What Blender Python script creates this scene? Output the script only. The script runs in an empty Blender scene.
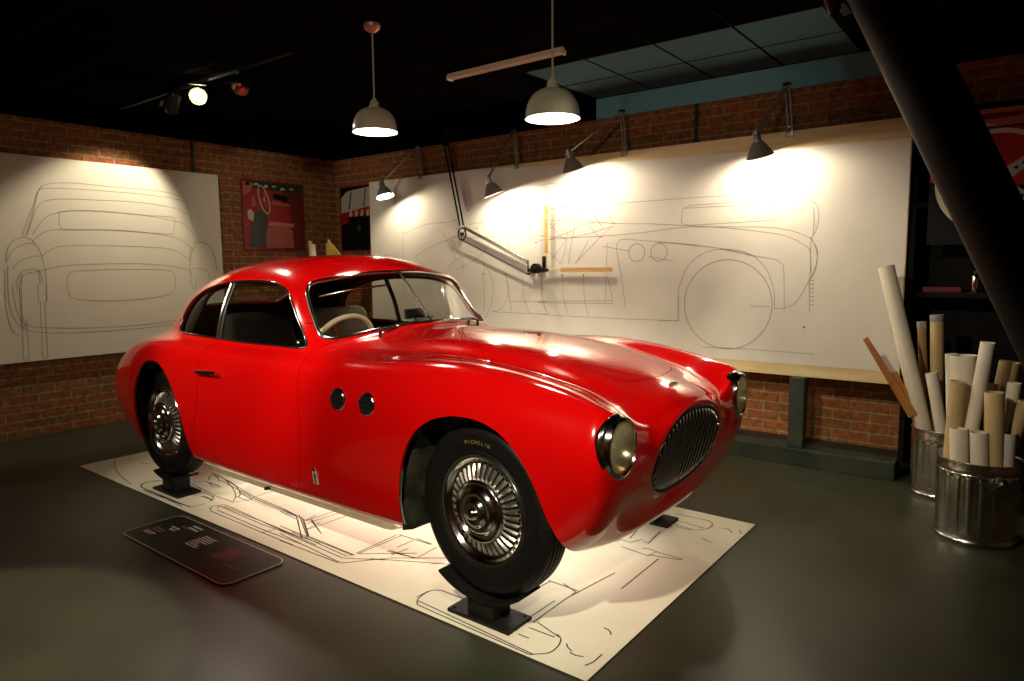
import bpy, bmesh, math, random
import numpy as np
from mathutils import Vector, Matrix
random.seed(7)
COL = bpy.context.scene.collection
PI = math.pi

# ------------------------------------------------------------------ materials
def mat(name, color=(.5,.5,.5), rough=.5, metal=0., coat=0., spec=.5, trans=0., ior=1.45, emit=None, estr=0.):
    m = bpy.data.materials.new(name); m.use_nodes = True
    b = m.node_tree.nodes['Principled BSDF']
    b.inputs['Base Color'].default_value = (*color, 1)
    b.inputs['Roughness'].default_value = rough
    b.inputs['Metallic'].default_value = metal
    b.inputs['Coat Weight'].default_value = coat
    b.inputs['Coat Roughness'].default_value = .03
    b.inputs['Specular IOR Level'].default_value = spec
    b.inputs['Transmission Weight'].default_value = trans
    b.inputs['IOR'].default_value = ior
    if emit:
        b.inputs['Emission Color'].default_value = (*emit, 1); b.inputs['Emission Strength'].default_value = estr
    return m
def nt(m): return m.node_tree.nodes, m.node_tree.links, m.node_tree.nodes['Principled BSDF']
def noisy(m, c1, c2, scale=8, detail=6, bump=0., rough=None, stretch=(1,1,1), p0=.35, p1=.65):
    n, l, b = nt(m)
    tc = n.new('ShaderNodeTexCoord'); mp = n.new('ShaderNodeMapping'); mp.inputs['Scale'].default_value = stretch
    l.new(tc.outputs['Object'], mp.inputs['Vector'])
    t = n.new('ShaderNodeTexNoise'); t.inputs['Scale'].default_value = scale; t.inputs['Detail'].default_value = detail
    l.new(mp.outputs[0], t.inputs['Vector'])
    r = n.new('ShaderNodeValToRGB'); r.color_ramp.elements[0].color = (*c1,1); r.color_ramp.elements[1].color = (*c2,1)
    r.color_ramp.elements[0].position = p0; r.color_ramp.elements[1].position = p1
    l.new(t.outputs['Fac'], r.inputs['Fac']); l.new(r.outputs['Color'], b.inputs['Base Color'])
    if bump:
        bp = n.new('ShaderNodeBump'); bp.inputs['Strength'].default_value = bump; bp.inputs['Distance'].default_value = .01
        l.new(t.outputs['Fac'], bp.inputs['Height']); l.new(bp.outputs['Normal'], b.inputs['Normal'])
    if rough:
        mr = n.new('ShaderNodeMapRange'); mr.inputs['To Min'].default_value = rough[0]; mr.inputs['To Max'].default_value = rough[1]
        l.new(t.outputs['Fac'], mr.inputs['Value']); l.new(mr.outputs[0], b.inputs['Roughness'])
    return m

# ------------------------------------------------------------------ objects
def link(name, V, F, m, parent=None, smooth=True, normals=None):
    me = bpy.data.meshes.new(name)
    me.from_pydata([tuple(map(float, v)) for v in V], [], [tuple(map(int, f)) for f in F])
    me.materials.append(m); me.update()
    if smooth:
        me.polygons.foreach_set('use_smooth', [True]*len(me.polygons))
    if normals is not None:
        me.normals_split_custom_set_from_vertices([tuple(map(float, n)) for n in normals])
    o = bpy.data.objects.new(name, me); COL.objects.link(o)
    if parent is not None: o.parent = parent
    return o
def obj(name, bm, m, parent=None, smooth=None):
    """bm -> ONE object; smooth = angle in degrees or None for flat"""
    me = bpy.data.meshes.new(name)
    bmesh.ops.recalc_face_normals(bm, faces=bm.faces)
    if smooth:
        for f in bm.faces: f.smooth = True
        a = math.radians(smooth)
        for e in bm.edges:
            if len(e.link_faces) == 2 and e.calc_face_angle(0) > a: e.smooth = False
    bm.to_mesh(me); bm.free()
    me.materials.append(m)
    o = bpy.data.objects.new(name, me); COL.objects.link(o)
    if parent is not None: o.parent = parent
    return o
def empty(name, loc=(0,0,0), rot=(0,0,0)):
    o = bpy.data.objects.new(name, None); COL.objects.link(o); o.location = loc; o.rotation_euler = rot
    o.empty_display_size = .05
    return o
def tag(o, label=None, cat=None, group=None, kind=None):
    if label: o['label'] = label
    if cat: o['category'] = cat
    if group: o['group'] = group
    if kind: o['kind'] = kind
    return o
def copy_tree(o, parent=None):
    c = o.copy(); COL.objects.link(c)
    if parent is not None: c.parent = parent
    for ch in [x for x in bpy.data.objects if x.parent == o]: copy_tree(ch, c)
    return c

# ------------------------------------------------------------------ bmesh shapes
def bx(bm, lo, hi, M=None, bevel=0):
    g = bmesh.ops.create_cube(bm, size=1); vs = g['verts']
    for v in vs: v.co = Vector([lo[i] + (v.co[i]+.5)*(hi[i]-lo[i]) for i in range(3)])
    if bevel:
        es = list({e for v in vs for e in v.link_edges})
        r = bmesh.ops.bevel(bm, geom=es, offset=bevel, segments=2, affect='EDGES', profile=.5)
        vs = list(set(r['verts']) | {v for v in vs if v.is_valid})
        vs = [v for v in vs if v.is_valid]
        # collect whole connected island
        seen=set(vs); st=list(vs)
        while st:
            v=st.pop()
            for e in v.link_edges:
                w=e.other_vert(v)
                if w not in seen: seen.add(w); st.append(w)
        vs=list(seen)
    if M is not None: bmesh.ops.transform(bm, matrix=M, verts=vs)
    return vs
def frame(a, b):
    a, b = Vector(a), Vector(b); d = (b-a)
    q = d.to_track_quat('Z', 'Y'); return Matrix.Translation(a) @ q.to_matrix().to_4x4(), d.length
def cyl(bm, a, b, r, r2=None, n=24, cap=True):
    M, L = frame(a, b)
    g = bmesh.ops.create_cone(bm, cap_ends=cap, segments=n, radius1=r, radius2=r if r2 is None else r2, depth=L)
    bmesh.ops.transform(bm, matrix=M @ Matrix.Translation((0,0,L/2)), verts=g['verts'])
    return g['verts']
def ball(bm, c, r, n=16, sc=(1,1,1)):
    g = bmesh.ops.create_uvsphere(bm, u_segments=n*2, v_segments=n, radius=r)
    bmesh.ops.transform(bm, matrix=Matrix.Translation(c) @ Matrix.Diagonal((*sc,1)), verts=g['verts'])
def lathe(bm, prof, M=None, n=48, cap0=False, cap1=False, a0=0, a1=2*PI):
    """prof [(r,z)...] spun around local z"""
    full = abs(a1-a0-2*PI) < 1e-6
    k = n if full else n+1
    rings = []
    for r, z in prof:
        ring = []
        for i in range(k):
            a = a0 + (a1-a0)*i/n
            p = Vector((r*math.cos(a), r*math.sin(a), z))
            ring.append(bm.verts.new(M @ p if M is not None else p))
        rings.append(ring)
    for A, B in zip(rings, rings[1:]):
        for i in range(n):
            j = (i+1) % k
            bm.faces.new((A[i], A[j], B[j], B[i]))
    if cap0: bm.faces.new(rings[0])
    if cap1: bm.faces.new(rings[-1])
    return rings
def tube(bm, pts, r, n=10, closed=False, cap=True, flat=None):
    """swept tube; r may be a list; flat=(a,b) elliptical scale"""
    pts = [Vector(p) for p in pts]; N = len(pts); rings = []; prev = None
    for i, p in enumerate(pts):
        if closed: t = pts[(i+1) % N] - pts[i-1]
        else: t = pts[min(i+1, N-1)] - pts[max(i-1, 0)]
        t.normalize()
        if prev is None:
            u = t.orthogonal().normalized() if abs(t.z) > .9 else Vector((0,0,1)).cross(t).normalized()
        else:
            u = (prev - t*prev.dot(t)).normalized()
        prev = u; v = t.cross(u); rr = r[i] if isinstance(r, (list, tuple)) else r
        fa, fb = flat or (1, 1)
        rings.append([bm.verts.new(p + (u*math.cos(2*PI*k/n)*fa + v*math.sin(2*PI*k/n)*fb)*rr) for k in range(n)])
    rng = range(N) if closed else range(N-1)
    for i in rng:
        A, B = rings[i], rings[(i+1) % N]
        for k in range(n): bm.faces.new((A[k], A[(k+1)%n], B[(k+1)%n], B[k]))
    if cap and not closed: bm.faces.new(rings[0][::-1]); bm.faces.new(rings[-1])
def prism(bm, pts2, z0, z1, M=None):
    a = [bm.verts.new((x, y, z0)) for x, y in pts2]; b = [bm.verts.new((x, y, z1)) for x, y in pts2]
    bm.faces.new(a[::-1]); bm.faces.new(b)
    for i in range(len(a)):
        j = (i+1) % len(a); bm.faces.new((a[i], a[j], b[j], b[i]))
    if M is not None: bmesh.ops.transform(bm, matrix=M, verts=a+b)
def catmull(pts, k=12, closed=True):
    P = [np.array(p, float) for p in pts]; n = len(P); out = []
    for i in range(n if closed else n-1):
        if closed: a, b, c, d = P[i-1], P[i], P[(i+1) % n], P[(i+2) % n]
        else: a, b, c, d = P[max(i-1,0)], P[i], P[i+1], P[min(i+2,n-1)]
        for j in range(k):
            t = j/k
            out.append(.5*((2*b)+(c-a)*t+(2*a-5*b+4*c-d)*t*t+(3*b-a-3*c+d)*t**3))
    if not closed: out.append(P[-1])
    return np.array(out)
def strokes(bm, polys, w, M, h=.0006, closed=False):
    """ink lines as thin raised ribbons: polylines in local xy, ribbon height h above the sheet"""
    for pl in polys:
        cl = closed
        pl = [np.array(p, float) for p in pl]
        if len(pl) > 2 and np.linalg.norm(pl[0]-pl[-1]) < 1e-9: pl = pl[:-1]; cl = True
        N = len(pl); L = []; R = []
        for i in range(N):
            a = pl[i-1] if (i > 0 or cl) else pl[i]; b = pl[(i+1) % N] if (i < N-1 or cl) else pl[i]
            t = b-a; t = t/(np.linalg.norm(t)+1e-9); nn = np.array([-t[1], t[0]])*w/2
            L.append(bm.verts.new(M @ Vector((*(pl[i]+nn), h)))); R.append(bm.verts.new(M @ Vector((*(pl[i]-nn), h))))
        for i in range(N if cl else N-1):
            j = (i+1) % N
            bm.faces.new((R[i], R[j], L[j], L[i]))
def circ(cx, cy, r, n=48, a0=0, a1=360, ry=None):
    ry = r if ry is None else ry
    full = abs(a1-a0) >= 360
    return [(cx + r*math.cos(math.radians(a0+(a1-a0)*i/n)), cy + ry*math.sin(math.radians(a0+(a1-a0)*i/n))) for i in range(n+1)]

# ------------------------------------------------------------------ region / clipping tools
def sdf(poly, X, Z):
    """signed distance to a closed polygon (negative inside), vectorised"""
    P = np.asarray(poly, float); d = np.full(X.shape, 1e18); ins = np.zeros(X.shape, bool)
    for i in range(len(P)):
        a, b = P[i-1], P[i]; e = b-a; wx, wz = X-a[0], Z-a[1]
        t = np.clip((wx*e[0]+wz*e[1])/(e@e+1e-18), 0, 1)
        d = np.minimum(d, (wx-e[0]*t)**2+(wz-e[1]*t)**2)
        c = (a[1] > Z) != (b[1] > Z)
        if abs(b[1]-a[1]) > 1e-15:
            xi = a[0]+(Z-a[1])*(b[0]-a[0])/(b[1]-a[1]); ins ^= c & (X < xi)
    return np.where(ins, -1, 1)*np.sqrt(d)
def clip(m, g):
    """split triangle mesh m=(V,N,F) along g=0 -> (inside g<0, outside g>0)"""
    V, N, F = m; g = np.where(np.abs(g) < 1e-6, 1e-6, g)
    s = g[F] < 0; c = s.sum(1)
    ins, out = [F[c == 3]], [F[c == 0]]
    Vl, Nl, ed = [], [], {}; base = len(V)
    def cut(i, j):
        k = (min(i,j), max(i,j))
        if k not in ed:
            t = g[i]/(g[i]-g[j]) if i < j else g[j]/(g[j]-g[i]); a, b = k
            Vl.append(V[a]*(1-t)+V[b]*t); Nl.append(N[a]*(1-t)+N[b]*t); ed[k] = base+len(Vl)-1
        return ed[k]
    I, O = [], []
    for f in F[(c > 0) & (c < 3)]:
        A, B = [], []
        for q in range(3):
            i, j = f[q], f[(q+1) % 3]
            (A if g[i] < 0 else B).append(i)
            if (g[i] < 0) != (g[j] < 0):
                k = cut(i, j); A.append(k); B.append(k)
        for P, D in ((A, I), (B, O)):
            for q in range(1, len(P)-1): D.append((P[0], P[q], P[q+1]))
    V2 = np.vstack([V, np.array(Vl).reshape(-1,3)]); N2 = np.vstack([N, np.array(Nl).reshape(-1,3)])
    N2 /= np.linalg.norm(N2, axis=1, keepdims=True)+1e-12
    def mk(fs, ex):
        f = np.vstack([*fs, np.array(ex, int).reshape(-1,3)]); return compact((V2, N2, f))
    return mk(ins, I), mk(out, O)
def compact(m):
    V, N, F = m; u, inv = np.unique(F, return_inverse=True)
    return V[u], N[u], inv.reshape(-1, 3)
def bedges(F):
    E = np.vstack([F[:,[0,1]], F[:,[1,2]], F[:,[2,0]]]); K = np.sort(E, 1)
    _, i, c = np.unique(K, axis=0, return_index=True, return_counts=True)
    return E[i[c == 1]]
def loops(m, minlen=8):
    nx = {}
    for a, b in bedges(m[2]): nx.setdefault(a, []).append(b)
    out = []
    while nx:
        s = next(iter(nx)); L = [s]; c = s
        while c in nx:
            b = nx[c].pop()
            if not nx[c]: del nx[c]
            if b == s: break
            L.append(b); c = b
        if len(L) >= minlen: out.append(L)
    return out
def shell(name, m, material, parent, th=.012, keep=None):
    """sheet-metal part: outer skin with true normals, a turned-in rim along every edge"""
    V, N, F = m; E = bedges(F)
    u, inv = np.unique(E, return_inverse=True); e = inv.reshape(-1, 2); k = len(V)
    V2 = np.vstack([V, V[u], V[u]-N[u]*th]); n0 = k; n1 = k+len(u)
    # rim normals
    rn = np.zeros((len(u), 3))
    for a, b in e:
        t = V[u[b]]-V[u[a]]; q = np.cross(t, N[u[a]]); rn[a] += q; rn[b] += q
    rn /= np.linalg.norm(rn, axis=1, keepdims=True)+1e-12
    N2 = np.vstack([N, rn, rn])
    faces = [tuple(f) for f in F] + [(n0+b, n0+a, n1+a, n1+b) for a, b in e]
    return link(name, V2, faces, material, parent, True, N2)
# ------------------------------------------------------------------ car body surface
# feature lines a0 (underside centre) .. a12 (top centre); near side is y<0; x forward
def S(x, *yz): return [(x, *p) if len(p) == 2 else p for p in yz]
U = lambda z: [(0, z), (-.38, z+.0), (-.60, z+.005)]
ST = [
 [(-1.885, 0, .50+.004*i) for i in range(13)],
 S(-1.87,(0,.42),(-.12,.42),(-.22,.425),(-.29,.44),(-.32,.47),(-.33,.52),(-.31,.58),(-.27,.61),(-.22,.62),(-.17,.625),(-.12,.63),(-.06,.635),(0,.635)),
 S(-1.82,(0,.36),(-.25,.36),(-.42,.365),(-.515,.39),(-.575,.45),(-.590,.55),(-.565,.64),(-.47,.675),(-.38,.685),(-.29,.695),(-.20,.70),(-.10,.71),(0,.715)),
 S(-1.72,(0,.32),(-.34,.32),(-.53,.325),(-.61,.36),(-.66,.45),(-.678,.57),(-.657,.69),(-.565,.75),(-.45,.755),(-.35,.765),(-.25,.79),(-.13,.815),(0,.825)),
 S(-1.58,(0,.29),(-.37,.29),(-.58,.295),(-.655,.335),(-.69,.45),(-.70,.60),(-.685,.75),(-.60,.825),(-.47,.84),(-.375,.87),(-.28,.91),(-.15,.945),(0,.96)),
 S(-1.40,(0,.26),(-.38,.26),(-.60,.265),(-.68,.305),(-.712,.44),(-.72,.61),(-.708,.79),(-.645,.872),(-.525,.90),(-.450,.955),(-.36,1.02),(-.20,1.075),(0,1.10)),
 S(-1.15,(0,.25),(-.38,.25),(-.605,.255),(-.685,.295),(-.718,.43),(-.727,.61),(-.718,.80),(-.668,.893),(-.588,.935),(-.530,1.03),(-.445,1.135),(-.25,1.218),(0,1.25)),
 S(-.85,(0,.25),(-.38,.25),(-.605,.255),(-.685,.29),(-.716,.43),(-.726,.61),(-.720,.79),(-.682,.880),(-.622,.932),(-.585,1.06),(-.510,1.195),(-.30,1.295),(0,1.328)),
 S(-.55,(0,.25),(-.38,.25),(-.605,.255),(-.685,.285),(-.716,.43),(-.727,.61),(-.722,.79),(-.686,.878),(-.630,.93),(-.595,1.07),(-.525,1.22),(-.31,1.32),(0,1.350)),
 S(-.25,(0,.25),(-.38,.25),(-.605,.255),(-.685,.28),(-.716,.43),(-.727,.61),(-.722,.79),(-.688,.878),(-.636,.93),(-.602,1.07),(-.535,1.22),(-.32,1.322),(0,1.350)),
 [(-.08,0,.25),(-.08,-.38,.25),(-.08,-.605,.255),(-.08,-.685,.28),(-.08,-.716,.43),(-.08,-.727,.61),(-.08,-.722,.79),(-.08,-.688,.88),(-.08,-.634,.93),(-.09,-.597,1.07),(-.10,-.53,1.215),(-.09,-.31,1.30),(-.09,0,1.328)],
 [(.03,0,.25),(.03,-.38,.25),(.03,-.605,.255),(.03,-.685,.28),(.03,-.716,.43),(.03,-.727,.61),(.03,-.722,.79),(.03,-.688,.88),(.03,-.633,.93),(.0,-.592,1.065),(-.01,-.515,1.205),(.02,-.29,1.262),(.035,0,1.288)],
 [(.10,0,.25),(.10,-.38,.25),(.10,-.605,.255),(.10,-.685,.28),(.10,-.716,.43),(.10,-.727,.61),(.10,-.722,.79),(.10,-.687,.88),(.10,-.63,.93),(.07,-.58,1.03),(.05,-.49,1.165),(.09,-.275,1.215),(.11,0,1.232)],
 [(.17,0,.25),(.17,-.38,.25),(.17,-.605,.255),(.17,-.685,.28),(.17,-.716,.43),(.17,-.727,.61),(.17,-.722,.79),(.17,-.687,.88),(.17,-.628,.928),(.14,-.575,.985),(.125,-.495,1.07),(.18,-.275,1.11),(.21,0,1.12)],
 [(.25,0,.25),(.25,-.38,.25),(.25,-.605,.255),(.25,-.685,.28),(.25,-.716,.43),(.25,-.727,.61),(.25,-.722,.79),(.25,-.684,.88),(.23,-.62,.920),(.21,-.565,.948),(.20,-.50,.975),(.275,-.27,1.01),(.31,0,1.018)],
 [(.34,0,.25),(.34,-.38,.25),(.34,-.605,.255),(.34,-.685,.28),(.34,-.716,.43),(.34,-.727,.61),(.34,-.721,.79),(.33,-.680,.878),(.31,-.600,.914),(.30,-.52,.930),(.31,-.42,.952),(.36,-.22,.985),(.39,0,.997)],
 [(.48,0,.25),(.48,-.38,.25),(.48,-.605,.255),(.48,-.685,.28),(.48,-.716,.43),(.48,-.727,.61),(.48,-.721,.79),(.48,-.672,.880),(.48,-.58,.912),(.48,-.48,.925),(.48,-.36,.955),(.50,-.19,.984),(.51,0,.994)],
 S(.68,(0,.25),(-.38,.25),(-.605,.255),(-.685,.285),(-.716,.43),(-.727,.61),(-.72,.79),(-.66,.893),(-.55,.916),(-.41,.930),(-.315,.962),(-.17,.978),(0,.983)),
 S(.90,(0,.25),(-.38,.25),(-.605,.255),(-.685,.29),(-.718,.43),(-.728,.61),(-.72,.79),(-.645,.905),(-.53,.928),(-.40,.921),(-.315,.954),(-.17,.967),(0,.971)),
 S(1.13,(0,.25),(-.37,.25),(-.60,.26),(-.68,.295),(-.716,.44),(-.726,.62),(-.712,.79),(-.635,.900),(-.53,.921),(-.395,.900),(-.308,.931),(-.16,.944),(0,.949)),
 S(1.32,(0,.27),(-.36,.27),(-.58,.275),(-.667,.31),(-.704,.44),(-.714,.61),(-.70,.77),(-.63,.875),(-.53,.899),(-.39,.869),(-.298,.896),(-.15,.910),(0,.915)),
 [(1.43,0,.287),(1.43,-.34,.287),(1.435,-.55,.29),(1.45,-.648,.332),(1.47,-.682,.45),(1.48,-.692,.60),(1.48,-.68,.74),(1.48,-.62,.842),(1.48,-.53,.868),(1.48,-.385,.832),(1.48,-.285,.853),(1.48,-.14,.868),(1.48,0,.873)],
 [(1.52,0,.292),(1.515,-.31,.292),(1.51,-.49,.298),(1.54,-.605,.35),(1.575,-.645,.46),(1.60,-.674,.59),(1.605,-.668,.71),(1.60,-.618,.808),(1.595,-.55,.838),(1.585,-.41,.790),(1.58,-.27,.80),(1.585,-.14,.826),(1.59,0,.835)],
 [(1.592,0,.306),(1.586,-.27,.306),(1.580,-.43,.322),(1.614,-.545,.395),(1.65,-.612,.49),(1.668,-.638,.59),(1.672,-.635,.70),(1.668,-.59,.785),(1.66,-.52,.805),(1.645,-.39,.745),(1.65,-.25,.770),(1.665,-.13,.79),(1.67,0,.795)],
 [(1.616,0,.352),(1.616,-.22,.356),(1.622,-.35,.395),(1.64,-.43,.455),(1.668,-.49,.52),(1.683,-.50,.585),(1.688,-.485,.665),(1.684,-.445,.715),(1.675,-.37,.725),(1.675,-.30,.725),(1.68,-.21,.75),(1.692,-.11,.765),(1.697,0,.770)],
]
GC, GW, GH = .578, .292, .163      # grille oval: centre height, half width, half height
def gx(z, y=0): return 1.705 + .26*(z-.74) + .12*abs(y)**1.5
def gring(sc, dx):
    out = []
    for i in range(13):
        a = -PI/2 + PI*i/12
        z = GC + GH*sc*math.sin(a); y = -GW*sc*(abs(math.cos(a))**.86)
        out.append((gx(z, y)+dx, y if 0 < i < 12 else 0, z))
    return out
ST.append(gring(1.12, -.006)); ST.append(gring(1.0, -.010)); ST.append(gring(.975, -.035)); ST.append(gring(.97, -.07))
Z0 = 0.0
def surface(sub=12, comp=.75):
    P = np.array(ST, float)                       # (T,13,3)
    mir = lambda A: np.concatenate([A[:, 1:3][:, ::-1]*[1,-1,1], A, A[:, -3:-1][:, ::-1]*[1,-1,1]], 1)
    def smooth(A):                                # B-spline value at knots, both directions
        B = mir(A); B = (B[:, 1:-3]+4*B[:, 2:-2]+B[:, 3:-1])/6
        C = B.copy(); C[1:-1] = (B[:-2]+4*B[1:-1]+B[2:])/6
        return C
    Q = P.copy()
    for _ in range(4): Q = Q + comp*(P-smooth(Q))
    T = Q.shape[0]
    B = mir(Q)
    B = np.concatenate([2*B[:1]-B[1:2], B, 2*B[-1:]-B[-2:-1]], 0)
    def ev(A, n):                                 # A along axis 0 with one extra ctrl point each side, n spans
        out = []
        for i in range(n):
            for k in range(sub):
                t = k/sub
                w = [(1-t)**3/6, (3*t**3-6*t*t+4)/6, (-3*t**3+3*t*t+3*t+1)/6, t**3/6]
                out.append(sum(w[q]*A[i+q] for q in range(4)))
        w = [1/6, 4/6, 1/6]; out.append(sum(w[q]*A[n+q] for q in range(3)))
        return np.array(out)
    G = ev(B, T-1)                                # rows
    G = np.swapaxes(ev(np.swapaxes(G[:, 1:-1], 0, 1), 12), 0, 1)
    G[:, 0, 1] = 0; G[:, -1, 1] = 0
    full = np.concatenate([G, (G[:, ::-1]*[1,-1,1])[:, 1:-1]], 1)   # closed in s
    R, C = full.shape[:2]
    du = np.gradient(full, axis=0); dv = (np.roll(full, -1, 1)-np.roll(full, 1, 1))/2
    N = np.cross(du, dv); N /= np.linalg.norm(N, axis=2, keepdims=True)+1e-12
    i, j = np.meshgrid(np.arange(R-1), np.arange(C), indexing='ij'); j2 = (j+1) % C
    a, b, c, d = i*C+j, (i+1)*C+j, (i+1)*C+j2, i*C+j2
    F = np.concatenate([np.stack([a,b,c],-1).reshape(-1,3), np.stack([a,c,d],-1).reshape(-1,3)])
    V = full.reshape(-1,3); Nn = N.reshape(-1,3)
    # orientation: outward
    if (Nn[:, 2][V[:, 2] > 1.3]).mean() < 0: Nn = -Nn
    fn = np.cross(V[F[:,1]]-V[F[:,0]], V[F[:,2]]-V[F[:,0]])
    if (fn*Nn[F[:,0]]).sum() < 0: F = F[:, ::-1]
    return V, Nn, F
# ------------------------------------------------------------------ materials used by the car
RED = mat('red_lacquer', (.54, .0018, .0018), .13, 0, .9, .5)
CHROME = noisy(mat('polished_chrome', (.82, .80, .76), .07, 1.), (.80,.78,.74), (.86,.84,.80), 30, 3, rough=(.08,.15))
DCHROME = mat('grille_metal', (.72, .69, .63), .24, 1.)
RUBBER = noisy(mat('tyre_rubber', (.006,.0055,.005), .5, spec=.22), (.005,.0045,.004), (.008,.007,.006), 60, 4, bump=.05, rough=(.42,.6))
BLACK = mat('black_cavity', (.006,.006,.006), .8, spec=.1)
BLACKGLOSS = mat('black_enamel', (.01,.01,.01), .25)
SEAL = mat('black_rubber_seal', (.012,.012,.012), .4)
LINER = noisy(mat('wheel_housing_underseal', (.012,.013,.009), .75, spec=.15), (.008,.009,.006), (.028,.030,.020), 14, 8, bump=.4)
TRIMCLOTH = noisy(mat('dark_interior_cloth', (.02,.016,.012), .9), (.012,.01,.008), (.022,.018,.014), 50, 4)
SEATM = noisy(mat('tan_leather_lit_shaded', (.010,.008,.006), .7, spec=.12), (.008,.006,.005), (.014,.011,.008), 24, 6, bump=.1)  # near seat: tan leather with its shade put into the colour
IVORY = mat('ivory_plastic', (.80,.70,.46), .25, coat=.4)
ALU = noisy(mat('paper_tinted_aluminium', (.78,.66,.50), .4, .55), (.72,.60,.45), (.84,.71,.54), 12, 6, rough=(.30,.45))  # cream tint carries the sheet's reflected light on the sill
STEELBLK = noisy(mat('black_painted_steel', (.007,.007,.006), .5, spec=.2), (.006,.006,.005), (.011,.0105,.0085), 20, 6, bump=.06, rough=(.42,.58))
REFLECTOR = noisy(mat('lamp_reflector', (.85,.78,.55), .16, 1.), (.75,.68,.44), (.95,.88,.66), 9, 3, rough=(.1,.28))
def glass(name, tint=(1,1,1), rough=0., f=1.0, bump=0.):
    m = bpy.data.materials.new(name); m.use_nodes = True; n = m.node_tree.nodes; l = m.node_tree.links; n.clear()
    out = n.new('ShaderNodeOutputMaterial'); mix = n.new('ShaderNodeMixShader'); tr = n.new('ShaderNodeBsdfTransparent')
    gl = n.new('ShaderNodeBsdfGlossy'); lw = n.new('ShaderNodeLayerWeight'); lw.inputs['Blend'].default_value = .5; pw = n.new('ShaderNodeMath'); pw.operation = 'POWER'; pw.inputs[1].default_value = 4; l.new(lw.outputs['Facing'], pw.inputs[0]); fr = n.new('ShaderNodeMath'); fr.operation = 'MULTIPLY_ADD'; fr.inputs[1].default_value = .8; fr.inputs[2].default_value = .05*f; l.new(pw.outputs[0], fr.inputs[0])
    tr.inputs['Color'].default_value = (*tint,1); gl.inputs['Roughness'].default_value = rough
    l.new(fr.outputs[0], mix.inputs[0]); l.new(tr.outputs[0], mix.inputs[1]); l.new(gl.outputs[0], mix.inputs[2]); l.new(mix.outputs[0], out.inputs[0])
    if bump:
        tc = n.new('ShaderNodeTexCoord'); wv = n.new('ShaderNodeTexWave'); wv.inputs['Scale'].default_value = 12; wv.bands_direction = 'Y'
        bp = n.new('ShaderNodeBump'); bp.inputs['Strength'].default_value = bump; bp.inputs['Distance'].default_value = .01
        l.new(tc.outputs['Object'], wv.inputs[0]); l.new(wv.outputs['Fac'], bp.inputs['Height']); l.new(bp.outputs[0], gl.inputs['Normal'])
    return m
GLASS = glass('window_glass', (.93,.95,.92))
LENSGLASS = glass('fluted_lamp_glass', (.98,.95,.84), .10, 3., .35)
def milky(m, c, k):
    n = m.node_tree.nodes; l = m.node_tree.links; out = [q for q in n if q.type == 'OUTPUT_MATERIAL'][0]; src = out.inputs[0].links[0].from_socket
    d = n.new('ShaderNodeBsdfDiffuse'); d.inputs['Color'].default_value = (*c,1); mx = n.new('ShaderNodeMixShader'); mx.inputs[0].default_value = k
    l.new(src, mx.inputs[1]); l.new(d.outputs[0], mx.inputs[2]); l.new(mx.outputs[0], out.inputs[0])
milky(LENSGLASS, (.75,.68,.42), .16)

# ------------------------------------------------------------------ car
car = tag(empty('vintage_car', (0,0,.11)), 'glossy red vintage two-door coupe raised on black wheel stands over the floor drawing', 'car')
CZ0 = .11
class Under:                                   # children keep world coordinates: parent inverse is a plain shift
    pass
def adopt(o, p):
    """parent o (built in world space) to p without moving it"""
    o.parent = p; M = p.matrix_world if p.parent is None else None
    w = Matrix.Identity(4); q = p
    chain = []
    while q is not None: chain.append(q); q = q.parent
    for q in reversed(chain): w = w @ q.matrix_parent_inverse @ Matrix.LocRotScale(q.location, q.rotation_euler, q.scale)
    o.matrix_parent_inverse = w.inverted(); return o

V, N, F = surface(12)
body = (V, N, F)
def side_g(m, poly): return sdf(poly, m[0][:,0], m[0][:,2])
ARCHF = catmull([(.80,.20),(.805,.30),(.818,.42),(.848,.55),(.900,.65),(.965,.712),(1.04,.748),(1.135,.764),(1.225,.758),(1.30,.732),(1.365,.684),(1.415,.62),(1.452,.55),(1.48,.47),(1.505,.40),(1.525,.33),(1.535,.20)], 8, False)
ARCHR = catmull([(-.78,.20),(-.80,.31),(-.818,.40),(-.838,.50),(-.885,.61),(-.95,.705),(-1.035,.766),(-1.13,.784),(-1.23,.758),(-1.315,.682),(-1.372,.58),(-1.392,.47),(-1.398,.36),(-1.40,.20)], 8, False)
g = np.minimum(side_g(body, ARCHF), side_g(body, ARCHR)); g = np.maximum(g, .36-np.abs(body[0][:,1]))
_, body = clip(body, g)
# side windows
SW = catmull([(.146,.936),(.141,.928),(.12,.925),(-.025,.926),(-.207,.926),(-.393,.926),(-.587,.929),(-.789,.932),(-.93,.934),(-1.02,.940),(-1.055,.97),(-1.052,1.03),(-1.01,1.088),(-.93,1.140),(-.81,1.180),(-.68,1.204),(-.503,1.217),(-.321,1.219),(-.196,1.212),(-.113,1.191),(-.048,1.158),(-.003,1.105),(.047,1.036),(.10,.98)], 6)
g = side_g(body, SW); g = np.where(np.abs(body[0][:,1]) < .25, 1, g)
swin, body = clip(body, g)
# windscreen (front view y,z)
WSH = [(0,1.011),(.15,1.008),(.32,.992),(.46,.969),(.53,.962),(.560,.975),(.558,1.0),(.548,1.05),(.532,1.13),(.518,1.178),(.496,1.203),(.455,1.220),(.295,1.243),(.15,1.256),(0,1.259)]
WS = catmull(WSH + [(-y,z) for y,z in WSH[1:-1]][::-1], 6)
g = sdf(WS, body[0][:,1], body[0][:,2]); g = np.where((body[0][:,0] < -.05)|(body[0][:,0] > .45), 1, g)
wwin, body = clip(body, g)
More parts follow.
